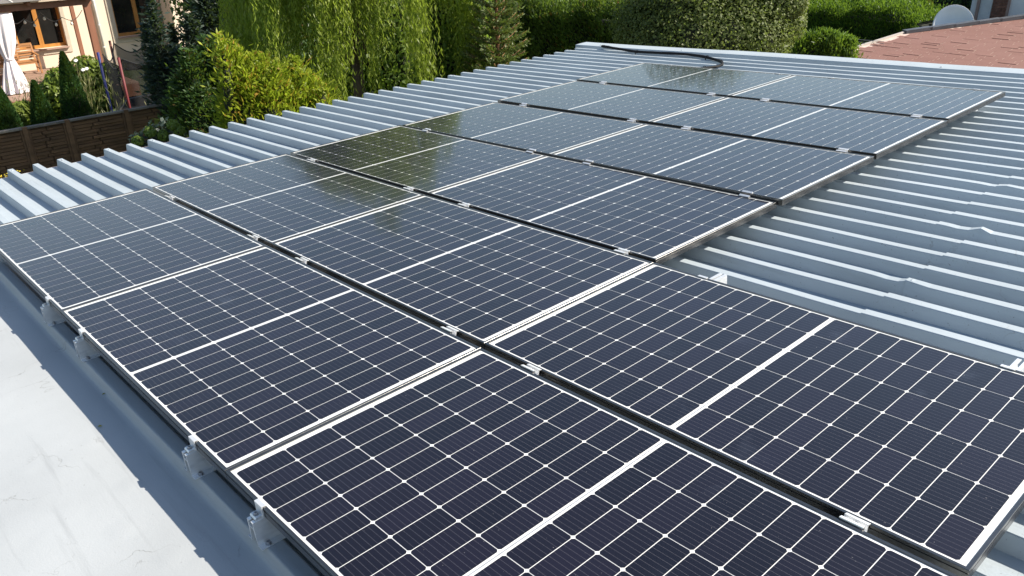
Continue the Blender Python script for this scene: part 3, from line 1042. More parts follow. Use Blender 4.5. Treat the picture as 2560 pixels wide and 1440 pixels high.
n = len(POLY)
b = MB()
b.add([tuple(p - so2) for p in POLY] + [tuple(p - so2 - Vector((0, 0, 0.14))) for p in POLY],
      [tuple(range(n))[::-1], tuple(range(n, 2 * n))] + [(i, (i + 1) % n, n + (i + 1) % n, n + i) for i in range(n)])
b.build('roof_slab', M['fascia'], sd)
V = []; F = []
course, tab = 0.145, 0.33
rs = random.Random(9)
y = sF2.y
while y < sR2.y:
    x = -4.6 - rs.random() * tab
    while x < 4.5:
        xa, xb = x + 0.004, x + tab - 0.004; x += tab
        if not (inside(xa, y) and inside(xb, y) and inside(xa, y + course) and inside(xb, y + course)): 
            if not inside((xa + xb) / 2, y + course / 2): continue
            if not inside(xa, y + course / 2): xa = (xa + xb) / 2
        h = 0.0035 + rs.uniform(-0.001, 0.001) + (rs.uniform(0.004, 0.010) if rs.random() < 0.12 else 0); k = len(V)
        yj = y + rs.uniform(-0.004, 0.004)
        for (xx, yy, hh) in ((xa, y + course * 1.12, 0.004), (xb, y + course * 1.12, 0.004), (xb, yj, h), (xa, yj, h), (xb, yj, 0.001), (xa, yj, 0.001)):
            V.append((xx - so2.x, yy - so2.y, SA + SB * yy + hh - so2.z))
        F += [(k, k + 3, k + 2, k + 1), (k + 3, k + 5, k + 4, k + 2)]
    y += course
b = MB(); b.add(V, F); tag(b.build('shingles', M['shingle'], sd), None, None, None, 'stuff')
eb = (sR2 - sC).normalized(); ln = (sR2 - sC).length
k = 0.0
while k < ln:
    p0 = sC + eb * (k - 0.04); p1 = sC + eb * min(k + 0.62, ln)
    b = MB(); b.beam(tuple(p0 - so2 + Vector((0, 0, 0.035))), tuple(p1 - so2 + Vector((0, 0, 0.050))), 0.16, 0.07); b.build('edge_cap', M['ridge'], sd)
    k += 0.60
b = MB(); b.beam(tuple(sF2 - so2 + Vector((-0.02, 0, 0.012))), tuple(sC - so2 + Vector((-0.02, 0, 0.012))), 0.05, 0.06); b.build('verge_trim', M['verge'], sd)
cen = sum(POLY, Vector((0, 0, 0))) / n
Pw = [cen + (p - cen) * 0.93 for p in POLY]
b = MB()
b.add([(p.x - so2.x, p.y - so2.y, 0) for p in Pw] + [(p.x - so2.x, p.y - so2.y, p.z - so2.z - 0.141) for p in Pw], [(i, (i + 1) % n, n + (i + 1) % n, n + i) for i in range(n)])
b.build('wall', M['render_wall'], sd)

# satellite dish behind the ridge
M['dish'] = simple('dish_paint', (0.90, 0.88, 0.84), 0.5, 0, 0.03, 4, 0.05, 60)
dc = Vector(at(2381, 66, D=22.9))
ds = empty('satellite_dish', loc=(dc.x, dc.y, dc.z))
tag(ds, 'pale round satellite dish standing behind the red roof ridge', 'satellite dish')
R_d = 0.47
V = []; F = []
nr, nk = 10, 48
face = (Vector(tuple(CAM)) - dc).normalized()
face = (face + Vector((0.30, -0.10, 0.42))).normalized()
q = face.to_track_quat('Z', 'Y').to_matrix()
for r in range(nr + 1):
    rr = R_d * r / nr
    for k in range(nk):
        a = 2 * math.pi * k / nk
        V.append(tuple(q @ Vector((rr * math.cos(a) * 0.97, rr * math.sin(a) * 1.05, 0.30 * (rr * rr) / R_d - 0.07))))
for r in range(nr):
    for k in range(nk):
        k2 = (k + 1) % nk
        F.append((r * nk + k, r * nk + k2, (r + 1) * nk + k2, (r + 1) * nk + k))
nb_ = len(V)
V += [tuple(Vector(p) - face * 0.012) for p in V]
F += [tuple(i + nb_ for i in f[::-1]) for f in list(F)]
for k in range(nk):
    k2 = (k + 1) % nk
    F.append((nr * nk + k, nr * nk + k2, nb_ + nr * nk + k2, nb_ + nr * nk + k))
b = MB(); b.add(V, F); b.build('reflector', M['dish'], ds, True)
upq = q @ Vector((0, -1, 0))
if upq.z > 0: upq = -upq
foot = upq * (R_d * 0.98)
lnb = foot * 0.62 + face * 0.36
MB().tube([tuple(foot), tuple(foot * 0.9 + face * 0.25), tuple(lnb)], 0.014, 8).build('feed_arm', M['dark'], ds, True)
hd_ = MB().tube([tuple(lnb), tuple(lnb - face * 0.03), tuple(lnb - face * 0.10 - upq * 0.05)], [0.035, 0.03, 0.022], 10).build('receiver', M['dark'], ds, True)
MB().tube([tuple(-face * 0.10), (-face.x * 0.25, -face.y * 0.25, -0.35), (-face.x * 0.25, -face.y * 0.25, GZ - dc.z + 0.02)], 0.035, 8).build('mast', M['steel'], ds, True)

# ------------------------------------------------------------------ the house at upper right
M['whitewall'] = simple('white_painted_wall', (0.84, 0.80, 0.75), 0.85, 0, 0.05, 2, 0.3, 50)
M['greywall'] = simple('grey_corrugated_panel', (0.70, 0.70, 0.66), 0.7, 0, 0.1, 5, 0.2, 30)
M['slab'] = simple('grey_paving', (0.20, 0.19, 0.18), 0.9, 0, 0.2, 3, 0.4, 30)
M['brick'] = simple('old_brick', (0.27, 0.13, 0.085), 0.85, 0, 0.35, 9, 0.4, 40)
M['mortar'] = simple('mortar', (0.34, 0.30, 0.27), 0.95, 0, 0.1, 9)
DR = 27.0
pA = Vector(at(2524, 50, D=DR)); pB = Vector(at(2436, 40, D=DR + 0.2))
rh = empty('white_house', loc=(pA.x, pA.y, GZ))
tag(rh, 'white walled house with an old brick strip at upper right corner', 'house')
ho = Vector((pA.x, pA.y, GZ))
dirw = Vector((pA.x - pB.x, pA.y - pB.y, 0)).normalized(); back_ = Vector((-dirw.y, dirw.x, 0))
if back_.dot(Vector((pA.x - CAM[0], pA.y - CAM[1], 0))) < 0: back_ = -back_
W3 = (pA - pB).length


def wbox(s0, s1, d0, d1, z0, z1):
    b = MB()
    P = [ho + dirw * s + back_ * d + Vector((0, 0, z)) - ho for z in (z0, z1) for d in (d0, d1) for s in (s0, s1)]
    b.add([tuple(p) for p in P], [(0, 2, 3, 1), (4, 5, 7, 6), (0, 1, 5, 4), (2, 6, 7, 3), (0, 4, 6, 2), (1, 3, 7, 5)])
    return b


wbox(0.0, 6.0, -0.3, 6.0, 0, 7).build('wall', M['whitewall'], rh)
wbox(-0.50, 0.0, 0.02, 5.0, 0, 7).build('brick_wall', M['mortar'], rh)
bw_ = rh.children[-1]
bl, bh = 0.25, 0.075
bmesh_ = wbox(0.003, 0.247, -0.012, 0.03, 0.004, 0.071).mesh('brick', M['brick'])
hmesh_ = wbox(0.003, 0.122, -0.012, 0.03, 0.004, 0.071).mesh('brick', M['brick'])
for r in range(6, 46):
    z = r * bh
    if r % 2 == 0: items = [(-0.50, bmesh_), (-0.25, bmesh_)]
    else: items = [(-0.50, hmesh_), (-0.375, bmesh_), (-0.125, hmesh_)]
    for (s, me) in items:
        p = dirw * s + Vector((0, 0, z)) + back_ * rngp.uniform(-0.006, 0.006)
        link('brick', me, bw_, tuple(p))
wbox(-0.80, -0.503, -0.05, 4.0, 0, 7).build('panel', M['greywall'], rh)
wbox(-1.02, -0.88, -0.05, 4.0, 0, 7).build('panel', M['greywall'], rh)
wbox(-0.875, -0.805, -0.10, -0.02, 0.3, 7).build('post', M['sill'], rh)
wbox(-1.3, 0.02, -0.16, -0.10, 2.15, 2.22).build('rail', M['sill'], rh)
wbox(-0.06, 0.0, -0.36, -0.30, 0.2, 7).build('downpipe', M['sill'], rh)
wbox(-1.6, 0.0, -1.4, -0.001, 0.0, 1.75).build('terrace', M['slab'], rh)

# clothes line wires beside the shed
cl = empty('clothes_line', loc=tuple(at(2120, 104, D=21)))
tag(cl, 'three thin pale line wires stretched beside the red roof verge', 'wire')
cb = Vector(at(2120, 104, D=21))
for dy in (-4, 1, 6):
    a = Vector(at(2085, 95 + dy * 1.3, D=21)) - cb; c = Vector(at(2210, 108 + dy, D=19.6)) - cb
    MB().tube([tuple(a), tuple((a + c) / 2 - Vector((0, 0, 0.02))), tuple(c)], 0.006, 5).build('wire', M['verge'], cl)

# two yellowed leaf scraps on the near flashing
M['deadleaf'] = simple('yellow_leaf', (0.30, 0.28, 0.04), 0.7, 0, 0.3, 60)
for i, (x, y) in enumerate(((250, 1066), (260, 985))):
    d = RC.T @ np.array([(x - 1280) / FOC, (y - 720) / FOC, 1.0]); c0 = np.array([5.597667, -0.645573, 1.413456])
    p = c0 + d * ((-0.152 - c0[2]) / d[2])
    b = MB(); s_ = 0.011 - 0.003 * i
    b.add([(-s_, 0, 0), (-0.2 * s_, 0.5 * s_, 0.004), (s_, 0.1 * s_, 0.001), (0, -0.55 * s_, 0.003), (0, 0, 0.0005)], [(0, 4, 1), (1, 4, 2), (2, 4, 3), (3, 4, 0)])
    ob = b.build('fallen_leaf', M['deadleaf'])
    ob.matrix_world = RM @ Matrix.Translation(tuple(p)) @ Matrix.Rotation(0.7 + i, 4, 'Z')
    tag(ob, ['yellow leaf scrap at the shadow edge on the near flashing', 'smaller yellow leaf scrap inside the shadow on the near flashing'][i], 'leaf', 'leaf scraps on the near flashing')

# ------------------------------------------------------------------ plants
RNG = np.random.default_rng(11)


def leaf_mat(name, c1, c2, accent=None, acc=0.0, trans=0.35, rough=0.5, spec=0.35, c3=None):
    m, nt, b = new_mat(name)
    g = nt.nodes.new('ShaderNodeNewGeometry')
    stops = [(0.0, c1), (0.55, c2), (1.0, c3 or tuple(x * 1.25 for x in c2))]
    c = ramp(nt, g.outputs['Random Per Island'], stops)
    if accent:
        w = nt.nodes.new('ShaderNodeTexWhiteNoise'); w.noise_dimensions = '1D'
        nt.links.new(g.outputs['Random Per Island'], w.inputs['W'])
        c = mix(nt, c, accent, math_(nt, 'LESS_THAN', w.outputs['Value'], acc))
    f = noise(nt, 1.1, 3)
    c = mix(nt, c, tuple(x * 0.6 for x in c1), ramp(nt, f, [(0.40, 0.55), (0.62, 0.0)]))
    nt.links.new(c, b.inputs['Base Color'])
    b.inputs['Roughness'].default_value = rough
    b.inputs['Specular IOR Level'].default_value = spec
    tr_ = nt.nodes.new('ShaderNodeBsdfTranslucent')
    nt.links.new(mix(nt, c, (0.5, 0.75, 0.05), 0.25), tr_.inputs['Color'])
    ms = nt.nodes.new('ShaderNodeMixShader'); ms.inputs[0].default_value = trans
    nt.links.new(b.outputs[0], ms.inputs[1]); nt.links.new(tr_.outputs[0], ms.inputs[2])
    nt.links.new(ms.outputs[0], nt.nodes['Material Output'].inputs['Surface'])
    return m


M['bark'] = simple('bark', (0.11, 0.075, 0.05), 0.9, 0, 0.35, 6, 0.6, 30, (1, 1, 0.2))
M['twig'] = simple('orange_brown_twig', (0.24, 0.11, 0.045), 0.8, 0, 0.3, 12)
M['core'] = simple('painted_inner_shade', (0.020, 0.024, 0.012), 0.95, 0, 0.3, 5)  # near-black solid cores added inside the crowns; inner shade put into the colour
M['thuja'] = leaf_mat('thuja_green', (0.020, 0.055, 0.014), (0.034, 0.085, 0.020), trans=0.2)
M['gold'] = leaf_mat('golden_thuja', (0.19, 0.26, 0.020), (0.34, 0.38, 0.030), (0.46, 0.24, 0.045), 0.10, trans=0.5)
M['thuja_d'] = leaf_mat('wild_thuja', (0.024, 0.060, 0.018), (0.046, 0.092, 0.024), (0.22, 0.11, 0.04), 0.03, trans=0.28)
M['blueconifer'] = leaf_mat('blue_conifer', (0.022, 0.040, 0.034), (0.036, 0.058, 0.046), trans=0.15)
M['willow'] = leaf_mat('willow_leaf', (0.17, 0.235, 0.030), (0.32, 0.38, 0.055), trans=0.52, rough=0.45)
M['shrub'] = leaf_mat('broad_shrub', (0.095, 0.165, 0.024), (0.165, 0.245, 0.036), trans=0.45)
M['lime'] = leaf_mat('lime_shrub', (0.10, 0.15, 0.022), (0.19, 0.25, 0.035), trans=0.4)
M['spruce'] = leaf_mat('spruce_needles', (0.075, 0.115, 0.026), (0.125, 0.165, 0.042), (0.22, 0.17, 0.05), 0.04, trans=0.2)
M['hedge'] = leaf_mat('hedge_green', (0.050, 0.110, 0.014), (0.105, 0.195, 0.022), trans=0.4)
M['tallhedge'] = leaf_mat('tall_thuja_hedge', (0.055, 0.105, 0.020), (0.115, 0.175, 0.030), (0.25, 0.13, 0.04), 0.03, trans=0.3)
M['pear'] = leaf_mat('glossy_fruit_leaf', (0.085, 0.115, 0.030), (0.150, 0.180, 0.055), (0.20, 0.21, 0.10), 0.05, trans=0.35, rough=0.55, spec=0.25)
M['fresh'] = leaf_mat('fresh_conifer', (0.070, 0.145, 0.016), (0.13, 0.22, 0.024), trans=0.35)
M['hosta'] = leaf_mat('yellow_green_broad', (0.16, 0.22, 0.04), (0.27, 0.32, 0.06), trans=0.4)
M['fern'] = leaf_mat('grey_green_fern', (0.13, 0.18, 0.13), (0.20, 0.26, 0.19), trans=0.3)
M['petal'] = simple('white_petal', (0.80, 0.78, 0.74), 0.7, 0, 0.05, 5)
M['hydr'] = leaf_mat('hydrangea_head', (0.13, 0.20, 0.035), (0.22, 0.29, 0.055), trans=0.35)
M['yellow'] = simple('yellow_petal', (0.62, 0.46, 0.03), 0.7, 0, 0.1, 5)
M['stalk'] = simple('dry_stalk', (0.20, 0.19, 0.08), 0.8, 0, 0.3, 8)


def nrmz(a):
    return a / np.maximum(np.linalg.norm(a, axis=-1, keepdims=True), 1e-9)


def quads(name, V, mat, parent):
    """V: (n,4,3) leaf quads -> one mesh"""
    n = len(V)
    me = bpy.data.meshes.new(name)
    me.vertices.add(4 * n); me.vertices.foreach_set('co', np.ascontiguousarray(V, dtype=np.float32).ravel())
    me.loops.add(4 * n); me.loops.foreach_set('vertex_index', np.arange(4 * n, dtype=np.int32))
    me.polygons.add(n); me.polygons.foreach_set('loop_start', np.arange(0, 4 * n, 4, dtype=np.int32))
    me.update(calc_edges=True)
    me.materials.append(mat)
    return link(name, me, parent)


def leaves(P, D, Nn, L, W, bend=0.0):
    D = nrmz(D); S = nrmz(np.cross(D, Nn)); U = np.cross(S, D)
    L = np.broadcast_to(np.asarray(L, float).reshape(-1, 1), (len(P), 1)); W = np.broadcast_to(np.asarray(W, float).reshape(-1, 1), (len(P), 1))
    return np.stack([P - D * L * 0.5, P + S * W * 0.5 + U * bend * L, P + D * L * 0.5, P - S * W * 0.5 + U * bend * L], 1)


def rdir(n):
    return nrmz(RNG.normal(size=(n, 3)))


UPV = np.array([0, 0, 1.0])


def core_lathe(c, prof, parent, name='dark_core'):
    b = MB()
    V0 = len(b.v)
    b.lathe(prof, (0, 0, 0), 18)
    rr = random.Random(5)
    b.v = [(x * (1 + rr.uniform(-.12, .12)), y * (1 + rr.uniform(-.12, .12)), z) for (x, y, z) in b.v]
    return b.build(name, M['core'], parent)


def trunk(parent, h, r, lean=(0, 0), name='trunk', mat='bark'):
    pts = [(lean[0] * t * t + 0.04 * math.sin(t * 5), lean[1] * t * t + 0.04 * math.cos(t * 4), h * t) for t in (0, .15, .35, .55, .75, 1)]
    return MB().tube(pts, [r * 1.35, r, r * .85, r * .7, r * .5, r * .2], 8).build(name, M[mat], parent, True)


# ---- clipped cone thujas behind the fence
def cone_thuja(base, h, r, n, label, group):
    root = empty('cone_thuja', loc=(base[0], base[1], GZ))
    tag(root, label, 'conifer', group)
    trunk(root, h * 0.9, 0.04)
    t = RNG.random(n) ** 0.8
    prof = lambda t: r * (np.minimum(1, (t + 0.02) / 0.12) ** 0.5) * (1 - t) ** 0.72 * 1.12
    a = RNG.random(n) * 2 * np.pi
    lump = 1 + 0.05 * np.sin(a * 5 + t * 17) + 0.04 * np.sin(a * 9 - t * 31)
    rr = prof(t) * lump * (1.02 - 0.28 * RNG.random(n) ** 2) + 0.012
    out = np.stack([np.cos(a), np.sin(a), 0 * a], 1)
    P = out * rr[:, None]; P[:, 2] = t * h + 0.05
    D = UPV * 1.0 + out * 0.75 + RNG.normal(size=(n, 3)) * 0.35
    quads('crown', leaves(P, D, out + RNG.normal(size=(n, 3)) * 0.7, RNG.uniform(.045, .085, n), RNG.uniform(.018, .032, n)), M['thuja'], root)
    core_lathe(None, [(0.02, 0.04)] + [(float(prof(np.array(t_))) * 0.86, t_ * h) for t_ in (.03, .1, .2, .35, .5, .65, .8, .92)] + [(0.001, h * 0.98)], root)
    return root


g_th = 'clipped cone thujas behind the fence'
for (px, ptop, w, lab) in ((-8, 212, 0.46, 'cone thuja behind the fence, cut off by the left picture edge'), (87, 207, 0.40, 'shorter cone thuja behind the fence, beside the curtain'), (167, 134, 0.45, 'tallest clipped cone thuja behind the fence, in front of daisies')):
    p = at(px + 20, 300, X=-14.35); tp = at(px, ptop, X=-14.35)
    cone_thuja((p[0], (p[1] + tp[1]) / 2), tp[2] - GZ, w, 15000, lab, g_th)


# ---- leafy blobs
def blob_leaves(centers, radii, n, L, W, up=0.3, shell=0.35):
    k = len(centers); idx = RNG.integers(0, k, n)
    d = rdir(n); rad = (1 - shell * RNG.random(n) ** 1.5)
    P = np.array(centers)[idx] + d * np.array(radii)[idx] * rad[:, None]
    Nn = d + UPV * up + RNG.normal(size=(n, 3)) * 0.45
    D = np.cross(Nn, rdir(n)) + np.array([0, 0, -0.25])
    return leaves(P, D, Nn, RNG.uniform(L * .65, L * 1.25, n), RNG.uniform(W * .65, W * 1.25, n), 0.10)


def shrub(name, base, centers, radii, n, L, W, mat, label, group=None, cat='shrub', stems=6, core=True):
    root = empty(name, loc=base)
    tag(root, label, cat, group)
    b0 = np.array(base)
    C = [np.array(c) - b0 for c in centers]
    quads('foliage', blob_leaves(C, radii, n, L, W), M[mat], root)
    for i in range(min(stems, len(C))):
        c = C[i]
        MB().tube([(0.05 * math.cos(i), 0.05 * math.sin(i), 0), tuple(c * 0.5 + np.array([0.03, -0.02, 0])), tuple(c)], [0.025, 0.018, 0.006], 6).build('stem', M['bark'], root, True)
    if core:
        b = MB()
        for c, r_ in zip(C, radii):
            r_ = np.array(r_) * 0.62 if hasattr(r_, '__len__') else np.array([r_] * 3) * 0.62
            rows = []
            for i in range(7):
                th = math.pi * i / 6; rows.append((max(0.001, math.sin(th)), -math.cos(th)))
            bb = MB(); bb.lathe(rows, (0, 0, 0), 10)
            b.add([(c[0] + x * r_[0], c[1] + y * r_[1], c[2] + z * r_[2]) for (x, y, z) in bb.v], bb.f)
        tag(b.build('dark_core', M['core'], root), None, None, None, 'stuff')
    return root


def blobs_at(lst, D=None, X=None):
    """list of (px, py, radius) -> world centres"""
    cs, rs_ = [], []
    for (x, y, r_) in lst:
        cs.append(at(x, y, D=D, X=X)); rs_.append([r_ * 1.0, r_ * 1.0, r_ * 0.9])
    return cs, rs_


cs, rs_ = blobs_at([(215, 175, .42), (245, 200, .45), (255, 245, .45), (270, 185, .35), (230, 265, .40), (280, 235, .3)], X=-19.0)
shrub('leafy_shrub', (-19.0, cs[0][1] + 0.2, GZ), cs, rs_, 5200, 0.13, 0.075, 'lime', 'sunlit lime green broadleaf shrub between cone thuja and trampoline')
cs, rs_ = blobs_at([(145, 255, .34), (160, 285, .3), (135, 225, .3), (150, 200, .3)], X=-15.4)
shrub('leafy_shrub', (-15.4, cs[0][1], GZ), cs, rs_, 3000, 0.12, 0.06, 'lime', 'small green shrub under the daisies between the two cone thujas')
cs, rs_ = blobs_at([(48, 285, .22), (62, 275, .2), (50, 300, .25)], X=-15.0)
shrub('broad_leaved_plant', (-15.0, cs[0][1], GZ), cs, rs_, 420, 0.26, 0.11, 'hosta', 'yellow green broad leaved plant between the two shorter thujas', None, 'plant', 3, False)

# daisies: fine stalks with white heads
dr = empty('daisy_clump', loc=tuple(list(at(140, 230, X=-16.2)[:2]) + [GZ]))
tag(dr, 'clump of tall white daisies on dry stalks by the deck', 'flowers')
d0 = np.array(dr.location)
fl = MB(); st = MB()
heads = [(113, 205), (121, 190), (125, 186), (132, 188), (140, 186), (120, 197), (131, 200), (119, 214), (146, 195), (141, 215), (130, 222), (150, 180), (208, 174), (190, 150), (120, 225), (144, 208), (152, 250), (157, 262), (150, 270), (135, 205), (215, 170)]
for i, (x, y) in enumerate(heads):
    p = at(x + rngp.uniform(-2, 2), y + rngp.uniform(-2, 2), X=-16.2 + rngp.uniform(-.4, .4)) - d0
    st = MB(); st.tube([(p[0] * .4, p[1] * .4, 0.0), (p[0] * .85, p[1] * .9, p[2] * .6), tuple(p)], 0.008, 4); so_ = st.build('stalk', M['stalk'], dr)
    fl = MB(); tl = Vector((0.6, -0.25, 0.75)).to_track_quat('Z', 'Y').to_matrix()
    nn = 10; vv = [tuple(Vector(p) + tl @ Vector((0, 0, 0.012)))]
    for k in range(nn * 2):
        a = math.pi * k / nn; r_ = 0.055 if k % 2 == 0 else 0.034
        vv.append(tuple(Vector(p) + tl @ Vector((r_ * math.cos(a), r_ * math.sin(a), 0))))
    fl.add(vv, [(0, 1 + k, 1 + (k + 1) % (2 * nn)) for k in range(2 * nn)]); fl.build('flower_head', M['petal'], so_)
n = 2600
P = np.stack([RNG.normal(0, .35, n), RNG.normal(0.05, .55, n), RNG.random(n) * 2.15], 1)
D = UPV + RNG.normal(size=(n, 3)) * 0.35
quads('leaf_blades', leaves(P, D, rdir(n), RNG.uniform(.10, .26, n), 0.016), leaf_mat('dry_grass_leaf', (0.13, 0.14, 0.05), (0.22, 0.22, 0.09), trans=0.3), dr)


# ---- spray conifers (loose thuja, cypress): drooping flat sprays on many leaders
def spray_bush(name, base, leaders, n, mat, label, L=0.10, W=0.03, spread=0.6, droop=0.0, twigs=0, cat='conifer', group=None, corefac=0.6):
    """leaders: (x,y,z_top,z_bottom,radius) in world coordinates"""
    root = empty(name, loc=base)
    tag(root, label, cat, group)
    b0 = np.array(base)
    ld = np.array(leaders, float); vol = (ld[:, 2] - ld[:, 3]) * ld[:, 4]
    idx = RNG.choice(len(ld), n, p=vol / vol.sum())
    t = RNG.random(n) ** 0.85
    q = ld[idx]
    a = RNG.random(n) * 2 * np.pi
    prof = (1 - t) ** 0.65 * np.minimum(1, (t + 0.1) / 0.35)
    rr = q[:, 4] * prof * (1.05 - 0.45 * RNG.random(n) ** 1.6) * (1 + 0.22 * np.sin(a * 4 + t * 11 + idx) + 0.12 * np.sin(a * 9 - t * 23 + idx * 2))
    out = np.stack([np.cos(a), np.sin(a), 0 * a], 1)
    P = q[:, :3] * [1, 1, 0] + out * rr[:, None]
    P[:, 2] = q[:, 3] + (q[:, 2] - q[:, 3]) * t + 0.12 * rr
    P += RNG.normal(size=(n, 3)) * 0.045 + (RNG.random(n) < .12)[:, None] * out * (RNG.random(n) * .22)[:, None]
    P -= b0
    D = UPV * (0.75 - droop) + out * spread + RNG.normal(size=(n, 3)) * 0.35
    quads('crown', leaves(P, D, out * 0.6 + RNG.normal(size=(n, 3)), RNG.uniform(L * .6, L * 1.4, n), RNG.uniform(W * .6, W * 1.3, n)), M[mat], root)
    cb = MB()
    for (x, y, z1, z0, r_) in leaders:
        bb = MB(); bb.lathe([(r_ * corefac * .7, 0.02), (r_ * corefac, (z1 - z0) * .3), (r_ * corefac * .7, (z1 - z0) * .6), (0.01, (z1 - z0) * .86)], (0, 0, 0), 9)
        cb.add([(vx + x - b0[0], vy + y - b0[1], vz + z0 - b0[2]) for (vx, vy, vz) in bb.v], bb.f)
    tag(cb.build('dark_core', M['core'], root), None, None, None, 'stuff')
    for k, (x, y, z1, z0, r_) in enumerate(leaders[:8]):
        MB().tube([(0, 0, 0), ((x - b0[0]) * .8, (y - b0[1]) * .8, (z0 - b0[2]) * 0.5 + 0.2), (x - b0[0], y - b0[1], z1 - b0[2] - 0.1)], [0.06, 0.04, 0.008], 6).build('stem', M['bark'], root, True)
    rt = random.Random(3)
    for k in range(twigs):
        x, y, z1, z0, r_ = leaders[rt.randrange(len(leaders))]
        an = rt.uniform(-2.6, 0.6); p = Vector((x - b0[0] + 0.5 * r_ * math.cos(an), y - b0[1] + 0.5 * r_ * math.sin(an), z0 + (z1 - z0) * rt.uniform(.55, .9) - b0[2]))
        MB().tube([tuple(p), tuple(p + Vector((0.5 * r_ * math.cos(an), 0.5 * r_ * math.sin(an), 0.22)))], [0.006, 0.003], 5).build('twig', M['twig'], root)
    return root


def leaders_px(lst, D):
    """(px, py_top, py_bottom, radius_m, dD)"""
    out = []
    for (x, y1, y0, r_, dd) in lst:
        a = at(x, y1, D=D + dd); c = at(x, y0, D=D + dd)
        out.append((a[0], a[1], a[2], c[2], r_))
    return out


# dark blue-green conifer standing behind the fence
ld = leaders_px([(374, -10, 300, .26, 0), (362, 60, 290, .30, .2), (392, 120, 320, .42, 0), (440, 115, 330, .50, -.2), (505, -30, 330, .6, .5), (550, -30, 320, .6, .6), (470, 40, 350, .45, .2), (425, 60, 300, .22, .3)], 20.0)
spray_bush('blue_conifer', (at(450, 200, D=20)[0], at(450, 200, D=20)[1], GZ), ld, 15000, 'blueconifer', 'dark blue green conifer in shade between trampoline and willow', 0.15, 0.045, 1.0, 0.45)
# wild thuja in shade in front of the fence's end
ld = leaders_px([(470, 130, 420, .55, 0), (515, 100, 430, .6, .2), (560, 120, 440, .6, 0), (445, 200, 400, .45, .1), (600, 170, 440, .6, -.2), (500, 220, 430, .55, -.4), (545, 250, 440, .55, -.5)], 14.6)
spray_bush('wild_thuja', (at(520, 300, D=14.6)[0], at(520, 300, D=14.6)[1], GZ), ld, 26000, 'thuja_d', 'shaded dark green bushy thuja at the end of the wooden fence', 0.095, 0.032, 0.9, 0.1, 0)
# golden thuja catching the sun over the eave
ld = leaders_px([(585, 118, 400, .42, 0), (640, 140, 420, .55, 0), (690, 165, 420, .55, .1), (735, 150, 400, .45, .3), (770, 190, 400, .5, .1), (610, 180, 420, .5, -.2), (665, 200, 420, .5, -.3), (720, 210, 420, .5, -.2), (800, 215, 390, .42, .1), (760, 235, 400, .42, -.2), (575, 165, 400, .35, .1)] + [(558 + 24 * k + (k * 37 % 17) - 8, (112 if k < 2 else 128) + 7 * k + (k * 53 % 41) - 20, 330, .17 + .02 * (k % 3), .25 * ((k * 7 % 5) / 2 - 1)) for k in range(11)], 12.8)
spray_bush('golden_thuja', (at(680, 300, D=12.8)[0], at(680, 300, D=12.8)[1], GZ), ld, 34000, 'gold', 'golden green bushy thuja lit by sun just over the roof eave', 0.105, 0.030, 0.75, 0.0, 0)


# ---- weeping willow
def willow(base, top, R, nstr, label):
    root = empty('weeping_willow', loc=(base[0], base[1], GZ))
    tag(root, label, 'tree')
    H = top - GZ
    trunk(root, H * 0.62, 0.16, (-0.5, 0.5))
    rw = random.Random(8)
    for k in range(14):
        an = 2 * math.pi * k / 14 + rw.uniform(-.2, .2); rr = R * rw.uniform(.55, .95); z0 = H * rw.uniform(.35, .6)
        zt = H * rw.uniform(.72, .95)
        pts = [(0.08 * math.cos(an), 0.08 * math.sin(an), z0), (rr * .35 * math.cos(an), rr * .35 * math.sin(an), (z0 + zt) / 2 + .5), (rr * .75 * math.cos(an), rr * .75 * math.sin(an), zt), (rr * math.cos(an), rr * math.sin(an), zt - .25)]
        MB().tube(pts, [.08, .06, .035, .012], 6).build('limb', M['bark'], root, True)
    # strands start on a lumpy dome and hang down
    allP, allD = [], []
    bunch = 135
    ba = RNG.random(bunch) * 2 * np.pi; br = R * RNG.random(bunch) ** 0.55
    bl_ = RNG.uniform(1.2, 3.8, bunch); bz_ = RNG.normal(0, .28, bunch)
    for s in range(nstr):
        k = RNG.integers(bunch)
        sg = 0.10 / max(br[k], 0.35)
        a = ba[k] + RNG.normal() * sg; r = min(R * 1.08, max(0.05, br[k] + RNG.normal() * 0.10))
        f = r / R
        z0 = H * (0.985 - 0.40 * f ** 2.2) + bz_[k] + RNG.normal() * 0.08
        Ls = bl_[k] * RNG.uniform(.65, 1.1) * (0.55 + 0.6 * f)
        if f > 0.75: Ls *= RNG.uniform(.9, 1.35)
        m = max(6, int(Ls / 0.062))
        t = (np.arange(m) + RNG.random(m) * .6) / m
        kick = 0.35 * (1 - np.exp(-t * 5))
        sw = 0.05 * np.sin(t * 5 + RNG.random() * 6)
        x = (r + kick) * np.cos(a) + sw; y = (r + kick) * np.sin(a) + 0.05 * np.cos(t * 4 + RNG.random() * 6)
        z = z0 + 0.12 * np.sin(np.minimum(t * 6, np.pi)) - Ls * t
        ok = z > 0.35
        P = np.stack([x, y, z], 1)[ok]
        P += RNG.normal(size=P.shape) * 0.018
        side = RNG.choice([-1, 1], len(P))[:, None] * nrmz(RNG.normal(size=(len(P), 3)) * [1, 1, .2])
        allP.append(P); allD.append(np.array([0, 0, -1.0]) + side * 0.55)
    P = np.concatenate(allP); D = np.concatenate(allD); n = len(P)
    print('willow leaves', n)
    quads('crown', leaves(P, D, rdir(n), RNG.uniform(.08, .14, n), RNG.uniform(.016, .026, n)), M['willow'], root)
    return root


wc = (-9.15, 8.25)
willow(wc, 3.3, 2.3, 4300, 'tall weeping willow with hanging yellow green strands above the eave')


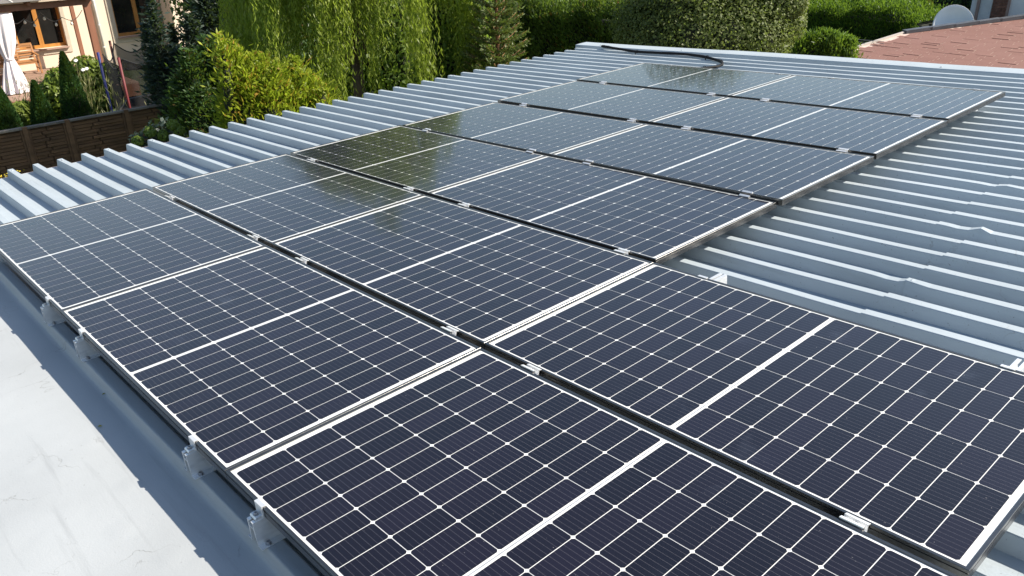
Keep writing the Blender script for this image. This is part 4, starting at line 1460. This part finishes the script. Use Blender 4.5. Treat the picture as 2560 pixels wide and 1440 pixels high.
# ---- spruce
def spruce(base, top, R, label):
    root = empty('young_spruce', loc=(base[0], base[1], GZ))
    tag(root, label, 'tree')
    H = top - GZ
    MB().tube([(0, 0, 0), (0.02, 0, H * .5), (0, 0.02, H)], [.08, .05, .012], 8).build('trunk', M['twig'], root, True)
    rr_ = random.Random(2)
    P, D, Nn, Ls = [], [], [], []
    z = H * 0.12
    bn_ = 0
    while z < H * 0.97:
        f = 1 - z / H
        Lb = R * f ** 0.85 * 1.05 + 0.08
        nb_ = 8
        for k in range(nb_):
            an = 2 * math.pi * (k / nb_) + z * 2.7 + rr_.uniform(-.25, .25); L_ = Lb * rr_.uniform(.75, 1.12)
            up = 0.22 + 0.35 * (1 - f)
            d = Vector((math.cos(an), math.sin(an), up)).normalized()
            p0 = Vector((0, 0, z)); pts = [p0 + d * (L_ * t) + Vector((0, 0, -0.10 * L_ * math.sin(t * 2.6))) for t in (0, .25, .5, .75, 1)]
            MB().tube([tuple(p) for p in pts], [.016, .013, .010, .007, .004], 5).build('branch', M['twig'], root, True); bn_ += 1
            sd_ = d.cross(Vector((0, 0, 1))).normalized()
            tws = [(pts[-2], pts[-1])]
            nt_ = max(3, int(L_ / 0.085))
            for q in range(1, nt_ + 1):
                t = q / (nt_ + 0.5); pp = pts[0].lerp(pts[-1], t)
                pp = pp + Vector((0, 0, -0.10 * L_ * math.sin(t * 2.6)))
                for sg in (-1, 1):
                    l2 = (0.10 + 0.30 * L_ * (1 - t * .75)) * rr_.uniform(.7, 1.1)
                    tws.append((pp, pp + (d * .75 + sd_ * sg * .8 + Vector((0, 0, rr_.uniform(-.25, .2)))).normalized() * l2))
            for (a, c) in tws:
                m = max(6, int((c - a).length / 0.017))
                for q in range(m):
                    t = (q + rr_.random()) / m; ax = (c - a).normalized()
                    rd = Vector((rr_.gauss(0, 1), rr_.gauss(0, 1), rr_.gauss(0, 1) + .4)).normalized()
                    P.append(a.lerp(c, t) + rd * .018); D.append(ax * .9 + rd * .75); Nn.append(rd.cross(ax)); Ls.append(rr_.uniform(.06, .10))
        z += 0.14 + 0.07 * f
    P = np.array([tuple(p) for p in P]); D = np.array([tuple(p) for p in D]); Nn = np.array([tuple(p) for p in Nn])
    print('spruce needles', len(P))
    quads('needles', leaves(P, D, Nn + rdir(len(P)) * .3, np.array(Ls), 0.021), M['spruce'], root)


sp = at(1243, 150, D=16.0)
spruce((sp[0], sp[1]), 1.1, 1.15, 'young spruce with orange trunk between willow and dark hedge')


# ---- hedges
def hedge(name, A, B, T, H, n, mat, label, L=0.07, W=0.03, tuft=0.12, top_bias=0.45, lumps=0.06, cat='hedge'):
    A = np.array(A[:2]); B = np.array(B[:2]); ax = nrmz(B - A); Lh = np.linalg.norm(B - A)
    nrm_ = np.array([-ax[1], ax[0]])
    if nrm_ @ (CAM[:2] - A) < 0: nrm_ = -nrm_
    root = empty(name, loc=(A[0], A[1], GZ)); tag(root, label, cat)
    s = RNG.random(n) * Lh
    istop = RNG.random(n) < top_bias
    hgt = H * (1 + 0.03 * np.sin(s * 2.3) + 0.02 * np.sin(s * 7.1))
    d = np.where(istop, (RNG.random(n) - .5) * T, T / 2)
    zz = np.where(istop, hgt, hgt * (1 - RNG.random(n) * 1.0))
    zz = zz + np.where(istop, RNG.exponential(tuft * .5, n) - tuft * .4, 0)
    dd = d + np.where(istop, 0, RNG.normal(0, .05, n) + lumps * np.sin(s * 5.1 + zz * 3.7) * np.sin(s * 1.7 - zz * 4.3))
    back = (~istop) & (RNG.random(n) < .12)
    dd = np.where(back, -T / 2, dd)
    P = np.zeros((n, 3)); P[:, :2] = ax[None] * s[:, None] + nrm_[None] * dd[:, None]; P[:, 2] = zz
    out = np.zeros((n, 3)); out[:, :2] = nrm_[None] * np.where(istop, .15, .8)[:, None]
    D = UPV * 1.0 + out + RNG.normal(size=(n, 3)) * .35
    quads('foliage', leaves(P, D, out * .8 + RNG.normal(size=(n, 3)) * .7, RNG.uniform(L * .6, L * 1.5, n), RNG.uniform(W * .6, W * 1.3, n)), M[mat], root)
    b = MB(); c = [ax * 0 + nrm_ * (T / 2 - .16), ax * Lh + nrm_ * (T / 2 - .16), ax * Lh - nrm_ * (T / 2 - .16), -nrm_ * (T / 2 - .16)]
    b.add([(p[0], p[1], 0) for p in c] + [(p[0], p[1], H * .93) for p in c], [(0, 1, 5, 4), (1, 2, 6, 5), (2, 3, 7, 6), (3, 0, 4, 7), (4, 5, 6, 7)])
    b.build('dark_core', M['core'], root)
    for k in range(int(Lh / 0.7)):
        p = ax * (0.35 + .7 * k); MB().tube([(p[0], p[1], 0), (p[0], p[1], H * .8)], [.04, .02], 6).build('stem', M['bark'], root)
    return root


hA = at(1275, 20, D=21.2); hB = at(1640, 14, D=18.2)
hz = (at(1420, 22, D=19.6)[2] - GZ)
hedge('tall_thuja_hedge', hA, hB, 1.1, hz, 42000, 'tallhedge', 'tall dark thuja hedge behind the spruce, only its top sunlit', 0.095, 0.035, 0.30, 0.40, 0.12)
tA = at(1960, 4, D=25.5); tB = at(2342, 46, D=23.0)
tz = (at(2150, 36, D=24.0)[2] - GZ) + 0.18
hedge('clipped_hedge', tA, tB, 1.5, tz, 60000, 'hedge', 'trimmed bright green hedge with flat sunlit top and shadowed face', 0.075, 0.026, 0.16, 0.42, 0.04)

# ---- fruit tree with glossy leaves
ft = at(1790, 100, D=13.6)
root = empty('fruit_tree', loc=(ft[0], ft[1], GZ)); tag(root, 'fruit tree with glossy small leaves just beyond the far roof edge', 'tree')
trunk(root, 4.2, 0.13, (0.1, 0.1))
CT = []; RT_ = []
for (x, y, r_, dd) in ((1640, 60, .62, .3), (1700, 20, .65, .1), (1760, -20, .7, 0), (1820, 10, .7, .2), (1880, 40, .6, .1), (1930, 20, .45, .3), (1960, 60, .35, .2), (1900, 100, .5, -.2), (1820, 90, .65, -.3), (1740, 90, .65, -.3), (1660, 110, .6, -.1), (1610, 100, .5, .3), (1590, 60, .45, .5), (1700, -90, .6, .2), (1790, -110, .6, .3), (1860, -60, .55, .2), (1620, 10, .5, .6), (1950, 5, .35, .1), (1985, 10, .22, .1), (1750, 140, .6, -.1), (1850, 140, .55, -.1), (1640, 150, .5, .1), (1910, 150, .4, 0)):
    CT.append(at(x, y, D=13.6 + dd) - np.array([ft[0], ft[1], GZ])); RT_.append([r_, r_, r_ * .95])
quads('crown', blob_leaves(CT, RT_, 62000, 0.054, 0.030, 0.35, 0.6), M['pear'], root)
b = MB()
for c, r_ in zip(CT, RT_):
    bb = MB(); bb.lathe([(0.001, -.4 * r_[0]), (.4 * r_[0], -.2 * r_[0]), (.42 * r_[0], .1 * r_[0]), (.001, .4 * r_[0])], (0, 0, 0), 8)
    b.add([(x + c[0], y + c[1], z + c[2]) for (x, y, z) in bb.v], bb.f)
tag(b.build('dark_core', M['core'], root), None, None, None, 'stuff')
for c in CT[:14]:
    MB().tube([(0.05, 0.05, 2.2), tuple(np.array([c[0] * .5, c[1] * .5, 2.2 + (c[2] - 2.2) * .55])), tuple(c)], [.06, .035, .010], 6).build('limb', M['bark'], root, True)

# ---- light green conifer bush in front of the clipped hedge
ld = leaders_px([(1998 + 13 * k, 100 - 26 * math.sin(math.pi * (k + 1.5) / 12.5) + (k * 29 % 13), 180, .17 + .03 * (k % 3), .3 * ((k * 5 % 7) / 3 - 1)) for k in range(11)], 18.5)
spray_bush('feathery_conifer', (at(2070, 140, D=18.5)[0], at(2070, 140, D=18.5)[1], GZ), ld, 15000, 'fresh', 'fresh green feathery conifer bush in front of the clipped hedge', 0.10, 0.028, 0.35)
# ---- broadleaf shrubs between willow and spruce
cs, rs_ = blobs_at([(1120, 40, .6), (1150, 90, .55), (1180, 130, .5), (1130, 150, .5), (1100, 110, .5), (1165, 20, .6), (1210, 170, .4), (1080, 180, .45)], D=17.0)
shrub('leafy_shrub', (cs[0][0], cs[0][1], GZ), cs, rs_, 8000, 0.10, 0.055, 'shrub', 'leafy green shrub in the sun between willow and young spruce')
# ---- filler trees and bushes beyond
far = [
    ([(600, -30, 1.3), (680, 10, 1.2), (520, -20, 1.2), (640, 40, 1.0)], 25, 'thuja_d', 'dark bushy tree behind the willow, left part', 9000, .16, .09),
    ([(800, 20, 1.4), (900, -20, 1.5), (1000, 30, 1.4), (850, 80, 1.1), (960, 90, 1.1)], 26, 'shrub', 'green bushy tree behind the middle of the willow', 9000, .16, .09),
    ([(1150, -40, 1.6), (1280, -30, 1.6), (1230, 40, 1.2)], 27, 'thuja_d', 'dark bushy tree behind the young spruce', 8000, .16, .09),
    ([(1400, -40, 1.3), (1500, -60, 1.3), (1600, -30, 1.3)], 30, 'shrub', 'green bushy tree far behind the tall thuja hedge', 7000, .16, .09),
    ([(1950, -30, 1.3), (2080, -25, 1.2), (2200, -20, 1.2)], 34, 'thuja_d', 'dark bushes beyond the clipped hedge, left of the dish', 8000, .16, .08),
    ([(2340, 10, 1.1), (2420, 5, 1.0), (2390, 40, .9), (2330, 40, .8)], 29, 'thuja_d', 'dark green bush behind the satellite dish', 9000, .12, .06),
]
for (lst, D_, mt, lab, n_, L_, W_) in far:
    cs, rs_ = blobs_at(lst, D=D_)
    # continue the foliage down to the ground below the visible part
    ex = []
    for c, r_ in zip(cs, rs_):
        z = c[2] - r_[2] * 1.1
        while z > GZ + 0.3: ex.append((np.array([c[0], c[1], z]), r_)); z -= r_[2] * 1.1
    cs = list(cs) + [e[0] for e in ex]; rs_ = list(rs_) + [e[1] for e in ex]
    shrub('bushy_tree', (cs[0][0], cs[0][1], GZ), cs, rs_, int(n_ * 1.6), L_, W_, mt, lab, None, 'tree', 4)

# ---- hydrangeas in front of the fence end, fern tips at the eave, yellow flowers
hy0 = at(400, 330, D=13.6)
hr = empty('hydrangea', loc=(hy0[0], hy0[1], GZ)); tag(hr, 'shaded hydrangea with pale green ball heads in front of the fence', 'shrub')
b0 = np.array([hy0[0], hy0[1], GZ])
cs = [at(400, 325, D=13.6) - b0, at(430, 345, D=13.5) - b0, at(365, 355, D=13.4) - b0, at(400, 380, D=13.4) - b0]
quads('foliage', blob_leaves(cs, [[.24, .24, .18]] * 4, 700, .10, .055), M['blueconifer'], hr)
for (x, y) in ((375, 329), (408, 338), (345, 353), (447, 326), (432, 312)):
    c = at(x, y, D=13.2) - b0; nn = 220
    sh_ = MB().tube([(c[0] * .3, c[1] * .3, 0), (c[0] * .8, c[1] * .8, c[2] * .6), tuple(c)], .012, 5).build('stem', M['bark'], hr)
    quads('flower_head', blob_leaves([c], [[.085, .085, .08]], nn, .04, .035, 0.2, 0.15), M['hydr'], sh_)
fe = at(770, 262, D=10.6); fr_ = empty('fern_clump', loc=(fe[0], fe[1], GZ)); tag(fr_, 'grey green ferny tips rising at the eave below the golden thuja', 'plant')
b0 = np.array([fe[0], fe[1], GZ]); n = 2200
tipz = fe[2] - GZ
k = RNG.integers(0, 26, n); an = k * 2.4; t = RNG.random(n)
rx = 0.15 + 0.32 * (k / 26)
P = np.stack([rx * np.cos(an) * t ** 1.5 + RNG.normal(0, .02, n), rx * np.sin(an) * t ** 1.5 + RNG.normal(0, .02, n), tipz * (.35 + .62 * t) - .25 * (k / 26) * t ** 2], 1)
quads('fronds', leaves(P, np.stack([np.cos(an), np.sin(an), .3 + 0 * an], 1) + RNG.normal(size=(n, 3)) * .5, rdir(n), .085, .02), M['fern'], fr_)
MB().tube([(0, 0, 0), (0, 0, tipz * .5)], [.02, .01], 5).build('stem', M['stalk'], fr_)
yf = at(12, 437, D=9.2); yr = empty('yellow_flowers', loc=(yf[0], yf[1], GZ)); tag(yr, 'yellow flower sprigs peeping over the eave at far left', 'flowers')
c = np.array([0, 0, yf[2] - GZ])
quads('flowers', blob_leaves([c, c + [0.05, .12, .02], c + [.02, -.12, -.03]], [[.04, .05, .015]] * 3, 26, .020, .010), M['yellow'], yr)
MB().tube([(0, 0, 0), tuple(c)], .01, 5).build('stem', M['stalk'], yr)
y2 = at(2325, 6, D=24.3); yr = empty('yellow_sunflower', loc=(y2[0], y2[1], GZ)); tag(yr, 'yellow and white flowers above the clipped hedge beside the dish', 'flowers')
c = np.array([0, 0, y2[2] - GZ])
quads('flowers', blob_leaves([c, c + [0.03, 0, -.08]], [[.08, .08, .07]] * 2, 90, .08, .05), M['yellow'], yr)
quads('leaves', blob_leaves([c + [0, 0, -.25]], [[.15, .15, .2]], 120, .10, .06), M['lime'], yr)
MB().tube([(0, 0, 0), tuple(c)], .015, 5).build('stem', M['stalk'], yr)
